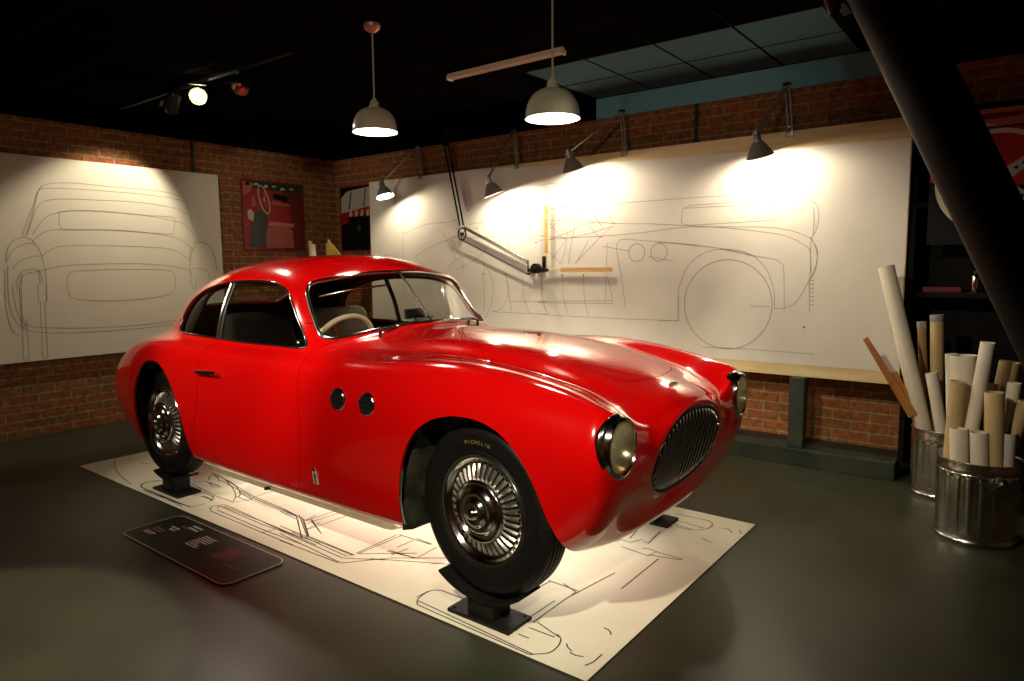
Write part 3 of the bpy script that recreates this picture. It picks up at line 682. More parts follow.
# drawings, traced in the plane of each sheet
DRAW_LEFT = [[(-0.586,1.527),(-0.581,1.541),(-0.574,1.561),(-0.566,1.585),(-0.558,1.611),(-0.549,1.636),(-0.541,1.66),(-0.534,1.683),(-0.527,1.707),(-0.52,1.73),(-0.513,1.753),(-0.506,1.775),(-0.5,1.795),(-0.494,1.814),(-0.49,1.833),(-0.485,1.85),(-0.48,1.866),(-0.475,1.881),(-0.467,1.894),(-0.46,1.904),(-0.452,1.912),(-0.444,1.919),(-0.433,1.925),(-0.421,1.93),(-0.405,1.935),(-0.385,1.94),(-0.363,1.945),(-0.339,1.948),(-0.311,1.952),(-0.281,1.954),(-0.249,1.956),(-0.212,1.957),(-0.172,1.957),(-0.128,1.957),(-0.083,1.955),(-0.036,1.954),(0.009,1.954),(0.055,1.953),(0.102,1.953),(0.15,1.952),(0.198,1.952),(0.244,1.951),(0.287,1.951),(0.328,1.95),(0.367,1.949),(0.404,1.948),(0.44,1.946),(0.473,1.944),(0.503,1.941),(0.53,1.936),(0.555,1.931),(0.577,1.925),(0.597,1.919),(0.614,1.912),(0.628,1.906),(0.639,1.9),(0.646,1.896),(0.651,1.891),(0.654,1.885),(0.658,1.875),(0.663,1.86),(0.67,1.839),(0.677,1.813),(0.685,1.784),(0.693,1.753),(0.702,1.721),(0.712,1.692),(0.724,1.662),(0.739,1.629),(0.755,1.596),(0.77,1.566),(0.783,1.54),(0.792,1.521)],
 [(-0.607,1.526),(-0.602,1.541),(-0.596,1.561),(-0.588,1.585),(-0.579,1.611),(-0.57,1.636),(-0.562,1.659),(-0.554,1.681),(-0.545,1.702),(-0.536,1.723),(-0.527,1.744),(-0.519,1.764),(-0.511,1.782),(-0.505,1.8),(-0.5,1.817),(-0.496,1.834),(-0.491,1.849),(-0.485,1.862),(-0.477,1.874),(-0.471,1.882),(-0.466,1.889),(-0.46,1.894),(-0.45,1.897),(-0.434,1.9),(-0.407,1.903),(-0.367,1.906),(-0.316,1.909),(-0.257,1.911),(-0.193,1.912),(-0.128,1.913),(-0.066,1.914),(-0.005,1.914),(0.059,1.914),(0.124,1.914),(0.188,1.913),(0.251,1.912),(0.311,1.909),(0.369,1.907),(0.426,1.903),(0.482,1.899),(0.533,1.894),(0.578,1.889),(0.613,1.885),(0.636,1.882),(0.647,1.882),(0.651,1.881),(0.651,1.878),(0.651,1.872),(0.655,1.859),(0.661,1.84),(0.667,1.814),(0.673,1.784),(0.679,1.753),(0.686,1.721),(0.694,1.691),(0.704,1.661),(0.717,1.628),(0.73,1.596),(0.743,1.565),(0.754,1.539),(0.761,1.521)],
 [(-0.57,1.546),(-0.565,1.563),(-0.557,1.588),(-0.547,1.616),(-0.537,1.646),(-0.527,1.674),(-0.518,1.698),(-0.51,1.716),(-0.504,1.733),(-0.497,1.748),(-0.49,1.762),(-0.481,1.774),(-0.469,1.785),(-0.455,1.795),(-0.439,1.803),(-0.422,1.81),(-0.401,1.815),(-0.377,1.821),(-0.347,1.825),(-0.311,1.829),(-0.269,1.831),(-0.223,1.833),(-0.173,1.835),(-0.122,1.836),(-0.071,1.837),(-0.02,1.838),(0.034,1.84),(0.089,1.841),(0.145,1.842),(0.2,1.842),(0.254,1.841),(0.307,1.838),(0.361,1.834),(0.415,1.829),(0.466,1.824),(0.512,1.817),(0.551,1.811),(0.582,1.803),(0.607,1.794),(0.626,1.784),(0.641,1.775),(0.653,1.767),(0.663,1.761)],
 [(-0.539,1.547),(-0.531,1.559),(-0.521,1.576),(-0.508,1.596),(-0.495,1.616),(-0.481,1.636),(-0.468,1.652),(-0.456,1.664),(-0.444,1.675),(-0.433,1.685),(-0.42,1.694),(-0.405,1.702),(-0.388,1.709),(-0.369,1.717),(-0.347,1.723),(-0.324,1.729),(-0.299,1.734),(-0.271,1.739),(-0.241,1.743),(-0.208,1.746),(-0.172,1.748),(-0.133,1.75),(-0.092,1.751),(-0.049,1.751),(-0.005,1.751),(0.042,1.75),(0.091,1.748),(0.143,1.746),(0.195,1.742),(0.248,1.738),(0.299,1.733),(0.352,1.728),(0.407,1.721),(0.463,1.713),(0.515,1.705),(0.562,1.696),(0.601,1.687),(0.628,1.677),(0.646,1.667),(0.658,1.656),(0.666,1.645),(0.674,1.633),(0.684,1.619),(0.696,1.603),(0.708,1.585),(0.719,1.566),(0.729,1.547),(0.737,1.531),(0.743,1.52)],
 [(-0.547,1.491),(-0.541,1.498),(-0.532,1.507),(-0.522,1.518),(-0.51,1.529),(-0.498,1.54),(-0.486,1.549),(-0.476,1.557),(-0.466,1.564),(-0.457,1.57),(-0.445,1.576),(-0.429,1.581),(-0.408,1.586),(-0.381,1.589),(-0.348,1.592),(-0.311,1.595),(-0.271,1.596),(-0.228,1.598),(-0.182,1.599),(-0.132,1.6),(-0.077,1.602),(-0.018,1.603),(0.043,1.603),(0.103,1.603),(0.16,1.601),(0.217,1.598),(0.275,1.593),(0.332,1.588),(0.386,1.581),(0.436,1.574),(0.48,1.567),(0.515,1.56),(0.542,1.553),(0.565,1.545),(0.584,1.536),(0.601,1.527),(0.619,1.517),(0.637,1.506),(0.654,1.493),(0.67,1.479),(0.683,1.466),(0.695,1.455),(0.703,1.447)],
 [(-0.492,1.383),(-0.485,1.388),(-0.477,1.396),(-0.467,1.405),(-0.456,1.415),(-0.443,1.425),(-0.43,1.433),(-0.417,1.439),(-0.406,1.446),(-0.393,1.452),(-0.378,1.458),(-0.357,1.462),(-0.328,1.466),(-0.29,1.469),(-0.243,1.471),(-0.19,1.473),(-0.134,1.474),(-0.077,1.474),(-0.023,1.474),(0.028,1.474),(0.081,1.474),(0.134,1.473),(0.186,1.472),(0.236,1.471),(0.282,1.469),(0.325,1.467),(0.366,1.465),(0.403,1.463),(0.438,1.46),(0.471,1.456),(0.5,1.45),(0.527,1.442),(0.55,1.432),(0.569,1.421),(0.587,1.41),(0.603,1.399),(0.617,1.389),(0.63,1.38),(0.641,1.372),(0.65,1.364),(0.657,1.357),(0.663,1.351),(0.667,1.346)],
 [(-0.581,1.256),(-0.57,1.259),(-0.554,1.264),(-0.536,1.269),(-0.515,1.274),(-0.494,1.279),(-0.473,1.284),(-0.453,1.289),(-0.434,1.295),(-0.413,1.3),(-0.392,1.305),(-0.367,1.31),(-0.339,1.313),(-0.307,1.316),(-0.272,1.319),(-0.235,1.321),(-0.194,1.323),(-0.151,1.324),(-0.106,1.325),(-0.057,1.326),(-0.003,1.327),(0.053,1.328),(0.111,1.329),(0.167,1.328),(0.22,1.327),(0.27,1.325),(0.318,1.322),(0.365,1.318),(0.41,1.313),(0.452,1.309),(0.491,1.304),(0.528,1.298),(0.562,1.292),(0.594,1.285),(0.622,1.278),(0.645,1.272),(0.663,1.268)],
 [(-0.349,1.707),(-0.349,1.713),(-0.35,1.717),(-0.351,1.72),(-0.35,1.722),(-0.348,1.724),(-0.341,1.727),(-0.331,1.73),(-0.319,1.733),(-0.305,1.736),(-0.287,1.738),(-0.266,1.741),(-0.241,1.743),(-0.211,1.744),(-0.175,1.745),(-0.136,1.746),(-0.094,1.746),(-0.05,1.746),(-0.005,1.746),(0.042,1.745),(0.094,1.743),(0.147,1.741),(0.201,1.739),(0.252,1.738),(0.299,1.736),(0.343,1.735),(0.386,1.735),(0.426,1.735),(0.462,1.734),(0.493,1.733),(0.518,1.731),(0.534,1.728),(0.543,1.724),(0.546,1.72),(0.545,1.714),(0.544,1.707),(0.544,1.698),(0.545,1.687),(0.544,1.672),(0.542,1.656),(0.54,1.64),(0.537,1.625),(0.533,1.614),(0.531,1.605),(0.532,1.599),(0.531,1.594),(0.528,1.59),(0.519,1.587),(0.503,1.585),(0.479,1.584),(0.449,1.584),(0.414,1.585),(0.375,1.586),(0.333,1.588),(0.29,1.589),(0.243,1.591),(0.192,1.593),(0.138,1.595),(0.084,1.598),(0.032,1.599),(-0.015,1.6),(-0.06,1.599),(-0.105,1.598),(-0.147,1.596),(-0.187,1.594),(-0.222,1.592),(-0.252,1.591),(-0.275,1.591),(-0.293,1.59),(-0.308,1.59),(-0.319,1.591),(-0.328,1.592),(-0.337,1.596),(-0.343,1.601),(-0.347,1.608),(-0.349,1.617),(-0.35,1.626),(-0.351,1.635),(-0.351,1.645),(-0.352,1.655),(-0.352,1.666),(-0.351,1.678),(-0.351,1.689),(-0.35,1.699),(-0.349,1.707)],
 [(-0.329,1.195),(-0.329,1.206),(-0.327,1.214),(-0.325,1.221),(-0.323,1.227),(-0.319,1.232),(-0.315,1.237),(-0.312,1.243),(-0.31,1.249),(-0.308,1.254),(-0.303,1.259),(-0.292,1.264),(-0.274,1.267),(-0.247,1.271),(-0.213,1.273),(-0.172,1.276),(-0.128,1.278),(-0.082,1.279),(-0.037,1.28),(0.011,1.281),(0.063,1.281),(0.118,1.28),(0.172,1.28),(0.223,1.279),(0.27,1.278),(0.312,1.277),(0.352,1.277),(0.389,1.276),(0.422,1.275),(0.451,1.272),(0.475,1.267),(0.493,1.26),(0.504,1.251),(0.511,1.24),(0.515,1.229),(0.517,1.217),(0.519,1.204),(0.521,1.191),(0.521,1.176),(0.519,1.161),(0.516,1.146),(0.512,1.132),(0.508,1.119),(0.506,1.108),(0.505,1.098),(0.503,1.088),(0.498,1.079),(0.488,1.071),(0.471,1.064),(0.445,1.056),(0.413,1.05),(0.376,1.044),(0.336,1.039),(0.295,1.034),(0.254,1.03),(0.213,1.027),(0.17,1.025),(0.126,1.023),(0.081,1.022),(0.038,1.022),(-0.005,1.023),(-0.048,1.024),(-0.092,1.027),(-0.136,1.03),(-0.177,1.034),(-0.214,1.039),(-0.244,1.044),(-0.266,1.049),(-0.284,1.054),(-0.296,1.059),(-0.306,1.066),(-0.314,1.074),(-0.321,1.085),(-0.327,1.101),(-0.33,1.119),(-0.331,1.14),(-0.331,1.161),(-0.33,1.18),(-0.329,1.195)],
 [(-0.722,1.334),(-0.721,1.345),(-0.719,1.36),(-0.717,1.377),(-0.715,1.396),(-0.711,1.414),(-0.707,1.429),(-0.702,1.442),(-0.697,1.455),(-0.69,1.466),(-0.683,1.477),(-0.675,1.487),(-0.666,1.496),(-0.656,1.504),(-0.644,1.511),(-0.631,1.518),(-0.617,1.522),(-0.604,1.526),(-0.592,1.526),(-0.582,1.525),(-0.571,1.523),(-0.561,1.518),(-0.551,1.511),(-0.542,1.503),(-0.533,1.492),(-0.524,1.479),(-0.515,1.463),(-0.507,1.446),(-0.5,1.427),(-0.493,1.406),(-0.487,1.383),(-0.483,1.358),(-0.479,1.33),(-0.476,1.301),(-0.474,1.27),(-0.473,1.24),(-0.472,1.21),(-0.472,1.179),(-0.473,1.146),(-0.475,1.113),(-0.477,1.082),(-0.479,1.056),(-0.48,1.037)],
 [(-0.734,1.287),(-0.735,1.269),(-0.736,1.244),(-0.738,1.214),(-0.74,1.182),(-0.741,1.15),(-0.742,1.121),(-0.743,1.092),(-0.744,1.063),(-0.745,1.034),(-0.745,1.006),(-0.744,0.979),(-0.743,0.953),(-0.74,0.929),(-0.737,0.906),(-0.733,0.885),(-0.728,0.865),(-0.722,0.846),(-0.715,0.831),(-0.707,0.818),(-0.696,0.807),(-0.685,0.799),(-0.674,0.792),(-0.664,0.786),(-0.657,0.782)],
 [(-0.712,1.31),(-0.714,1.289),(-0.716,1.259),(-0.719,1.224),(-0.721,1.187),(-0.723,1.151),(-0.724,1.12),(-0.724,1.093),(-0.724,1.067),(-0.723,1.043),(-0.721,1.02),(-0.719,0.997),(-0.715,0.976),(-0.71,0.954),(-0.703,0.933),(-0.695,0.913),(-0.687,0.894),(-0.679,0.877),(-0.672,0.864),(-0.665,0.854),(-0.657,0.847),(-0.65,0.843),(-0.643,0.84),(-0.637,0.838),(-0.633,0.836)],
 [(-0.695,1.167),(-0.694,1.154),(-0.694,1.136),(-0.694,1.114),(-0.693,1.091),(-0.691,1.068),(-0.689,1.047),(-0.686,1.026),(-0.683,1.004),(-0.679,0.982),(-0.674,0.961),(-0.669,0.942),(-0.664,0.924),(-0.657,0.908),(-0.649,0.894),(-0.641,0.881),(-0.633,0.869),(-0.626,0.86),(-0.621,0.853)],
 [(-0.668,1.142),(-0.667,1.15),(-0.665,1.162),(-0.664,1.175),(-0.662,1.189),(-0.659,1.202),(-0.657,1.214),(-0.653,1.224),(-0.65,1.234),(-0.646,1.244),(-0.642,1.252),(-0.637,1.26),(-0.632,1.267),(-0.626,1.272),(-0.62,1.276),(-0.613,1.279),(-0.606,1.282),(-0.598,1.284),(-0.589,1.286),(-0.58,1.287),(-0.569,1.288),(-0.557,1.289),(-0.545,1.289),(-0.535,1.287),(-0.526,1.285),(-0.52,1.281),(-0.514,1.276),(-0.51,1.27),(-0.506,1.263),(-0.504,1.256),(-0.501,1.248),(-0.5,1.238),(-0.5,1.227),(-0.5,1.215),(-0.501,1.203),(-0.501,1.193),(-0.502,1.186)],
 [(-0.653,1.118),(-0.653,1.126),(-0.652,1.137),(-0.651,1.15),(-0.649,1.164),(-0.647,1.178),(-0.644,1.19),(-0.64,1.201),(-0.636,1.212),(-0.63,1.223),(-0.625,1.233),(-0.619,1.242),(-0.613,1.249),(-0.606,1.255),(-0.598,1.259),(-0.589,1.261),(-0.582,1.263),(-0.575,1.265),(-0.57,1.266)],
 [(-0.717,1.346),(-0.713,1.355),(-0.707,1.369),(-0.7,1.385),(-0.691,1.401),(-0.682,1.416),(-0.671,1.429),(-0.659,1.44),(-0.645,1.45),(-0.63,1.459),(-0.614,1.467),(-0.599,1.474),(-0.586,1.479),(-0.573,1.481),(-0.561,1.481),(-0.549,1.48),(-0.539,1.478),(-0.53,1.476),(-0.523,1.475)],
 [(-0.686,1.286),(-0.681,1.293),(-0.674,1.303),(-0.666,1.314),(-0.657,1.326),(-0.647,1.337),(-0.637,1.346),(-0.624,1.354),(-0.61,1.361),(-0.595,1.368),(-0.579,1.373),(-0.564,1.378),(-0.551,1.382),(-0.538,1.385),(-0.526,1.387),(-0.514,1.387),(-0.503,1.388),(-0.494,1.387),(-0.487,1.388)],
 [(-0.652,1.142),(-0.652,1.122),(-0.653,1.095),(-0.654,1.063),(-0.654,1.03),(-0.654,0.998),(-0.652,0.972),(-0.649,0.951),(-0.647,0.931),(-0.644,0.914),(-0.639,0.898),(-0.631,0.884),(-0.62,0.872),(-0.605,0.862),(-0.589,0.855),(-0.57,0.85),(-0.547,0.846),(-0.518,0.842),(-0.483,0.837),(-0.44,0.832),(-0.388,0.827),(-0.329,0.822),(-0.267,0.818),(-0.203,0.814),(-0.141,0.811),(-0.08,0.809),(-0.015,0.808),(0.05,0.807),(0.116,0.807),(0.179,0.808),(0.24,0.809),(0.299,0.812),(0.359,0.815),(0.417,0.82),(0.47,0.824),(0.515,0.828),(0.548,0.83)],
 [(-0.664,0.924),(-0.662,0.914),(-0.66,0.9),(-0.657,0.883),(-0.652,0.865),(-0.645,0.849),(-0.633,0.836),(-0.617,0.827),(-0.599,0.819),(-0.578,0.812),(-0.553,0.807),(-0.523,0.802),(-0.486,0.797),(-0.442,0.793),(-0.389,0.789),(-0.331,0.786),(-0.269,0.783),(-0.205,0.781),(-0.144,0.779),(-0.082,0.778),(-0.017,0.778),(0.048,0.778),(0.114,0.779),(0.178,0.78),(0.238,0.782),(0.297,0.784),(0.357,0.788),(0.415,0.792),(0.468,0.796),(0.513,0.799),(0.546,0.801)],
 [(0.667,1.346),(0.669,1.357),(0.671,1.374),(0.674,1.393),(0.677,1.412),(0.682,1.431),(0.688,1.447),(0.696,1.461),(0.706,1.474),(0.717,1.486),(0.728,1.497),(0.74,1.506),(0.752,1.512),(0.764,1.515),(0.777,1.517),(0.79,1.516),(0.803,1.513),(0.816,1.508),(0.827,1.502),(0.838,1.493),(0.849,1.482),(0.859,1.47),(0.868,1.455),(0.877,1.438),(0.884,1.42),(0.89,1.398),(0.895,1.37),(0.899,1.341),(0.902,1.313),(0.905,1.289),(0.907,1.272)],
 [(0.707,1.519),(0.721,1.519),(0.74,1.52),(0.763,1.521),(0.786,1.52),(0.809,1.516),(0.828,1.507),(0.843,1.494),(0.857,1.477),(0.869,1.457),(0.881,1.435),(0.89,1.412),(0.898,1.391),(0.904,1.368),(0.908,1.342),(0.91,1.316),(0.911,1.292),(0.911,1.272),(0.912,1.257)],
 [(0.665,1.216),(0.666,1.223),(0.666,1.233),(0.667,1.244),(0.669,1.256),(0.672,1.266),(0.678,1.274),(0.687,1.279),(0.699,1.282),(0.713,1.285),(0.727,1.286),(0.741,1.286),(0.753,1.285),(0.765,1.283),(0.776,1.28),(0.786,1.276),(0.796,1.271),(0.805,1.265),(0.813,1.258),(0.82,1.249),(0.825,1.238),(0.83,1.226),(0.834,1.215),(0.838,1.205),(0.84,1.198)],
 [(0.675,1.476),(0.674,1.464),(0.672,1.448),(0.669,1.429),(0.666,1.407),(0.664,1.384),(0.662,1.36),(0.661,1.334),(0.659,1.304),(0.658,1.272),(0.657,1.241),(0.657,1.212),(0.658,1.187),(0.66,1.167),(0.665,1.148),(0.67,1.133),(0.675,1.119),(0.679,1.108),(0.682,1.099)],
 [(-0.53,1.175),(-0.477,1.173),(-0.482,1.037),(-0.536,1.039),(-0.53,1.175)],
 [(-0.523,1.039),(-0.538,0.616),(-0.524,0.582),(-0.504,0.613),(-0.495,1.038)],
 [(-0.63,1.267),(-0.651,0.923),(-0.665,0.618),(-0.646,0.591),(-0.627,0.626),(-0.622,0.921)],
 [(-0.517,1.273),(-0.515,1.174)],
 [(0.663,1.181),(0.711,1.18),(0.7,1.099)]]
DRAW_BOARD = [[(0.699,0.89),(0.698,0.917),(0.697,0.956),(0.695,1),(0.695,1.043),(0.696,1.079),(0.698,1.104),(0.702,1.125),(0.707,1.143),(0.713,1.162),(0.721,1.182),(0.731,1.206),(0.742,1.231),(0.755,1.257),(0.77,1.281),(0.787,1.302),(0.808,1.321),(0.833,1.337),(0.858,1.352),(0.885,1.364),(0.91,1.373),(0.934,1.38),(0.958,1.384),(0.982,1.385),(1.006,1.386),(1.03,1.385),(1.053,1.385),(1.078,1.383),(1.101,1.38),(1.124,1.375),(1.147,1.369),(1.168,1.361),(1.188,1.352),(1.208,1.341),(1.227,1.329),(1.244,1.315),(1.26,1.301),(1.276,1.285),(1.29,1.267),(1.303,1.249),(1.315,1.229),(1.326,1.206),(1.335,1.182),(1.344,1.157),(1.351,1.132),(1.356,1.108),(1.36,1.084),(1.361,1.058),(1.362,1.033),(1.362,1.011),(1.362,0.996)],
 [(1.362,0.996),(1.371,0.997),(1.385,0.997),(1.401,0.999),(1.417,1),(1.431,1.004),(1.444,1.008),(1.455,1.012),(1.467,1.018),(1.477,1.025),(1.488,1.034),(1.498,1.046),(1.508,1.059),(1.517,1.074),(1.526,1.089),(1.534,1.103),(1.54,1.116),(1.546,1.13),(1.552,1.144),(1.557,1.157),(1.563,1.17),(1.569,1.182),(1.575,1.194),(1.581,1.205),(1.587,1.217),(1.592,1.229),(1.597,1.241),(1.601,1.254),(1.605,1.267),(1.608,1.281),(1.61,1.295),(1.611,1.309),(1.612,1.325),(1.613,1.34),(1.612,1.355),(1.61,1.369),(1.607,1.38),(1.601,1.391),(1.596,1.401),(1.59,1.41),(1.585,1.418),(1.581,1.427),(1.577,1.435),(1.573,1.442),(1.57,1.447),(1.568,1.452)],
 [(1.578,1.187),(1.582,1.194),(1.587,1.205),(1.593,1.217),(1.598,1.231),(1.602,1.245),(1.606,1.26),(1.609,1.277),(1.611,1.294),(1.612,1.311),(1.612,1.327),(1.61,1.343),(1.607,1.359),(1.603,1.375),(1.598,1.389),(1.593,1.402),(1.589,1.412),(1.584,1.421),(1.579,1.428),(1.571,1.436),(1.56,1.444),(1.546,1.453),(1.529,1.462),(1.509,1.471),(1.487,1.48),(1.463,1.488),(1.438,1.496),(1.41,1.503),(1.38,1.509),(1.348,1.515),(1.314,1.519),(1.276,1.523),(1.234,1.526),(1.191,1.528),(1.147,1.529),(1.106,1.531),(1.069,1.533),(1.033,1.534),(0.998,1.536),(0.962,1.537),(0.924,1.538),(0.885,1.54),(0.845,1.542),(0.804,1.543),(0.76,1.544),(0.714,1.543),(0.664,1.54),(0.611,1.536),(0.555,1.53),(0.497,1.525),(0.439,1.52),(0.379,1.517),(0.317,1.513),(0.253,1.51),(0.19,1.507),(0.128,1.505),(0.07,1.503),(0.013,1.502),(-0.044,1.502),(-0.102,1.501),(-0.164,1.5),(-0.236,1.498),(-0.318,1.495),(-0.4,1.492),(-0.472,1.49),(-0.524,1.488)],
 [(1.569,1.145),(1.57,1.161),(1.571,1.184),(1.573,1.211),(1.575,1.238),(1.575,1.262),(1.575,1.284),(1.574,1.305),(1.573,1.326),(1.57,1.345),(1.567,1.361),(1.562,1.373),(1.558,1.381),(1.552,1.388),(1.543,1.395),(1.53,1.403),(1.513,1.414),(1.493,1.427),(1.469,1.439),(1.443,1.451),(1.415,1.462),(1.386,1.47),(1.354,1.477),(1.32,1.484),(1.284,1.49),(1.247,1.496),(1.207,1.503),(1.165,1.509),(1.121,1.515),(1.078,1.521),(1.035,1.527),(0.995,1.532),(0.956,1.536),(0.918,1.539),(0.876,1.543),(0.83,1.547),(0.773,1.553),(0.708,1.558),(0.64,1.564),(0.579,1.569),(0.532,1.573),(0.508,1.575),(0.502,1.576),(0.502,1.576),(0.497,1.576),(0.476,1.578),(0.435,1.58),(0.382,1.582),(0.32,1.585),(0.254,1.589),(0.188,1.594),(0.118,1.6),(0.043,1.609),(-0.034,1.618),(-0.112,1.627),(-0.186,1.633),(-0.261,1.638),(-0.339,1.641),(-0.413,1.644),(-0.477,1.645),(-0.523,1.647)],
 [(1.576,1.451),(1.579,1.456),(1.584,1.463),(1.589,1.471),(1.595,1.48),(1.599,1.492),(1.603,1.505),(1.606,1.522),(1.609,1.539),(1.611,1.557),(1.611,1.573),(1.611,1.587),(1.61,1.601),(1.607,1.615),(1.604,1.627),(1.6,1.638),(1.594,1.647),(1.588,1.654),(1.58,1.66),(1.571,1.666),(1.559,1.673),(1.546,1.681),(1.53,1.689),(1.513,1.697),(1.493,1.705),(1.471,1.711),(1.446,1.716),(1.418,1.72),(1.387,1.723),(1.356,1.726),(1.324,1.728),(1.293,1.73),(1.262,1.732),(1.229,1.734),(1.194,1.735),(1.153,1.736),(1.107,1.738),(1.056,1.739),(1.001,1.74),(0.943,1.741),(0.882,1.742),(0.814,1.742),(0.737,1.742),(0.659,1.742),(0.587,1.742),(0.529,1.741),(0.493,1.741),(0.474,1.741),(0.462,1.741),(0.446,1.741),(0.417,1.74),(0.371,1.74),(0.316,1.739),(0.253,1.738),(0.189,1.737),(0.126,1.736),(0.066,1.736),(0.004,1.736),(-0.059,1.736),(-0.122,1.736),(-0.186,1.736),(-0.257,1.736),(-0.334,1.735),(-0.41,1.735),(-0.475,1.734),(-0.523,1.733)],
 [(1.583,1.459),(1.583,1.473),(1.584,1.492),(1.584,1.515),(1.584,1.537),(1.584,1.558),(1.583,1.576),(1.581,1.595),(1.579,1.613),(1.577,1.629),(1.576,1.639)],
 [(1.581,1.229),(1.579,1.244),(1.577,1.267),(1.574,1.293),(1.572,1.32),(1.57,1.345),(1.57,1.368),(1.57,1.393),(1.571,1.417),(1.572,1.437),(1.573,1.452)],
 [(0.274,0.976),(0.271,1.001),(0.267,1.035),(0.262,1.076),(0.257,1.116),(0.252,1.152),(0.246,1.183),(0.24,1.212),(0.233,1.24),(0.226,1.267),(0.221,1.292),(0.215,1.317),(0.21,1.34),(0.205,1.361),(0.202,1.381),(0.2,1.398),(0.199,1.412),(0.2,1.424),(0.202,1.434),(0.205,1.442),(0.209,1.45),(0.214,1.457),(0.219,1.463),(0.225,1.468),(0.235,1.471),(0.248,1.473),(0.264,1.474),(0.282,1.474),(0.303,1.472),(0.33,1.47),(0.364,1.466),(0.408,1.462),(0.461,1.457),(0.517,1.451),(0.573,1.445),(0.624,1.439),(0.673,1.434),(0.722,1.428),(0.769,1.422),(0.808,1.417),(0.836,1.414)],
 [(0.534,1.447),(0.567,1.443),(0.613,1.439),(0.667,1.434),(0.722,1.428),(0.775,1.422),(0.827,1.415),(0.88,1.408),(0.934,1.401),(0.984,1.393),(1.03,1.385),(1.069,1.377),(1.105,1.368),(1.138,1.358),(1.169,1.349),(1.2,1.342),(1.231,1.336),(1.261,1.331),(1.29,1.326),(1.316,1.322),(1.337,1.318),(1.354,1.313),(1.367,1.309),(1.376,1.305),(1.384,1.3),(1.392,1.293),(1.398,1.287),(1.403,1.283),(1.407,1.275),(1.41,1.261),(1.413,1.237),(1.416,1.195),(1.419,1.137),(1.421,1.075),(1.423,1.019),(1.424,0.981)],
 [(-0.522,1.924),(-0.503,1.925),(-0.478,1.927),(-0.447,1.929),(-0.416,1.929),(-0.385,1.928),(-0.354,1.925),(-0.32,1.919),(-0.287,1.913),(-0.256,1.905),(-0.23,1.898),(-0.211,1.892),(-0.196,1.888),(-0.184,1.882),(-0.171,1.872),(-0.154,1.857),(-0.134,1.833),(-0.111,1.804),(-0.087,1.772),(-0.062,1.738),(-0.037,1.707),(-0.011,1.674),(0.018,1.64),(0.046,1.607),(0.07,1.579),(0.087,1.559)],
 [(-0.522,1.849),(-0.503,1.85),(-0.476,1.851),(-0.444,1.852),(-0.413,1.852),(-0.385,1.851),(-0.361,1.849),(-0.337,1.847),(-0.315,1.843),(-0.294,1.837),(-0.274,1.829),(-0.255,1.818),(-0.239,1.805),(-0.223,1.789),(-0.206,1.772),(-0.186,1.751),(-0.163,1.726),(-0.136,1.697),(-0.109,1.666),(-0.082,1.636),(-0.058,1.61),(-0.036,1.585),(-0.015,1.562),(0.004,1.54),(0.021,1.522),(0.037,1.508),(0.05,1.499),(0.061,1.495),(0.071,1.493),(0.078,1.493),(0.084,1.492)],
 [(-0.187,1.877),(-0.173,1.862),(-0.153,1.842),(-0.13,1.818),(-0.105,1.791),(-0.08,1.762),(-0.05,1.728),(-0.017,1.688),(0.017,1.647),(0.046,1.611),(0.067,1.586)],
 [(-0.483,1.241),(-0.483,1.214),(-0.483,1.177),(-0.484,1.133),(-0.482,1.089),(-0.478,1.049),(-0.47,1.013),(-0.459,0.975),(-0.447,0.939),(-0.435,0.909),(-0.428,0.888)],
 [(-0.277,1.222),(-0.278,1.196),(-0.28,1.158),(-0.281,1.115),(-0.28,1.072),(-0.277,1.035),(-0.27,1.001),(-0.259,0.969),(-0.246,0.939),(-0.235,0.913),(-0.228,0.895)],
 [(-0.088,1.222),(-0.087,1.196),(-0.087,1.16),(-0.086,1.118),(-0.084,1.076),(-0.08,1.039),(-0.074,1.005),(-0.066,0.971),(-0.057,0.939),(-0.049,0.912),(-0.043,0.893)],
 [(0.119,1.452),(0.118,1.421),(0.116,1.376),(0.114,1.324),(0.112,1.271),(0.111,1.222),(0.11,1.175),(0.109,1.125),(0.109,1.077),(0.109,1.036),(0.108,1.007)],
 [(0.121,1.204),(0.125,1.19),(0.132,1.169),(0.139,1.145),(0.146,1.12),(0.152,1.098),(0.158,1.076),(0.163,1.053),(0.167,1.031),(0.171,1.013),(0.174,1)],
 [(-1.525,1.258),(-1.514,1.268),(-1.498,1.283),(-1.479,1.301),(-1.458,1.317),(-1.437,1.331),(-1.416,1.342),(-1.394,1.351),(-1.37,1.36),(-1.347,1.366),(-1.324,1.371),(-1.302,1.374),(-1.28,1.376),(-1.258,1.376),(-1.236,1.374),(-1.215,1.37),(-1.193,1.363),(-1.17,1.355),(-1.148,1.344),(-1.127,1.332),(-1.108,1.317),(-1.09,1.301),(-1.073,1.281),(-1.057,1.26),(-1.043,1.238),(-1.03,1.216),(-1.019,1.193),(-1.009,1.17),(-1.001,1.146),(-0.995,1.121),(-0.993,1.095),(-0.993,1.067),(-0.997,1.039),(-1.004,1.009),(-1.012,0.98),(-1.021,0.952),(-1.033,0.924),(-1.048,0.895),(-1.064,0.867),(-1.079,0.843),(-1.089,0.827)],
 [(-1.411,1.257),(-1.387,1.265),(-1.354,1.277),(-1.315,1.29),(-1.277,1.304),(-1.243,1.319),(-1.213,1.333),(-1.183,1.349),(-1.155,1.366),(-1.13,1.382),(-1.107,1.398),(-1.086,1.416),(-1.067,1.434),(-1.05,1.451),(-1.037,1.467),(-1.027,1.477)],
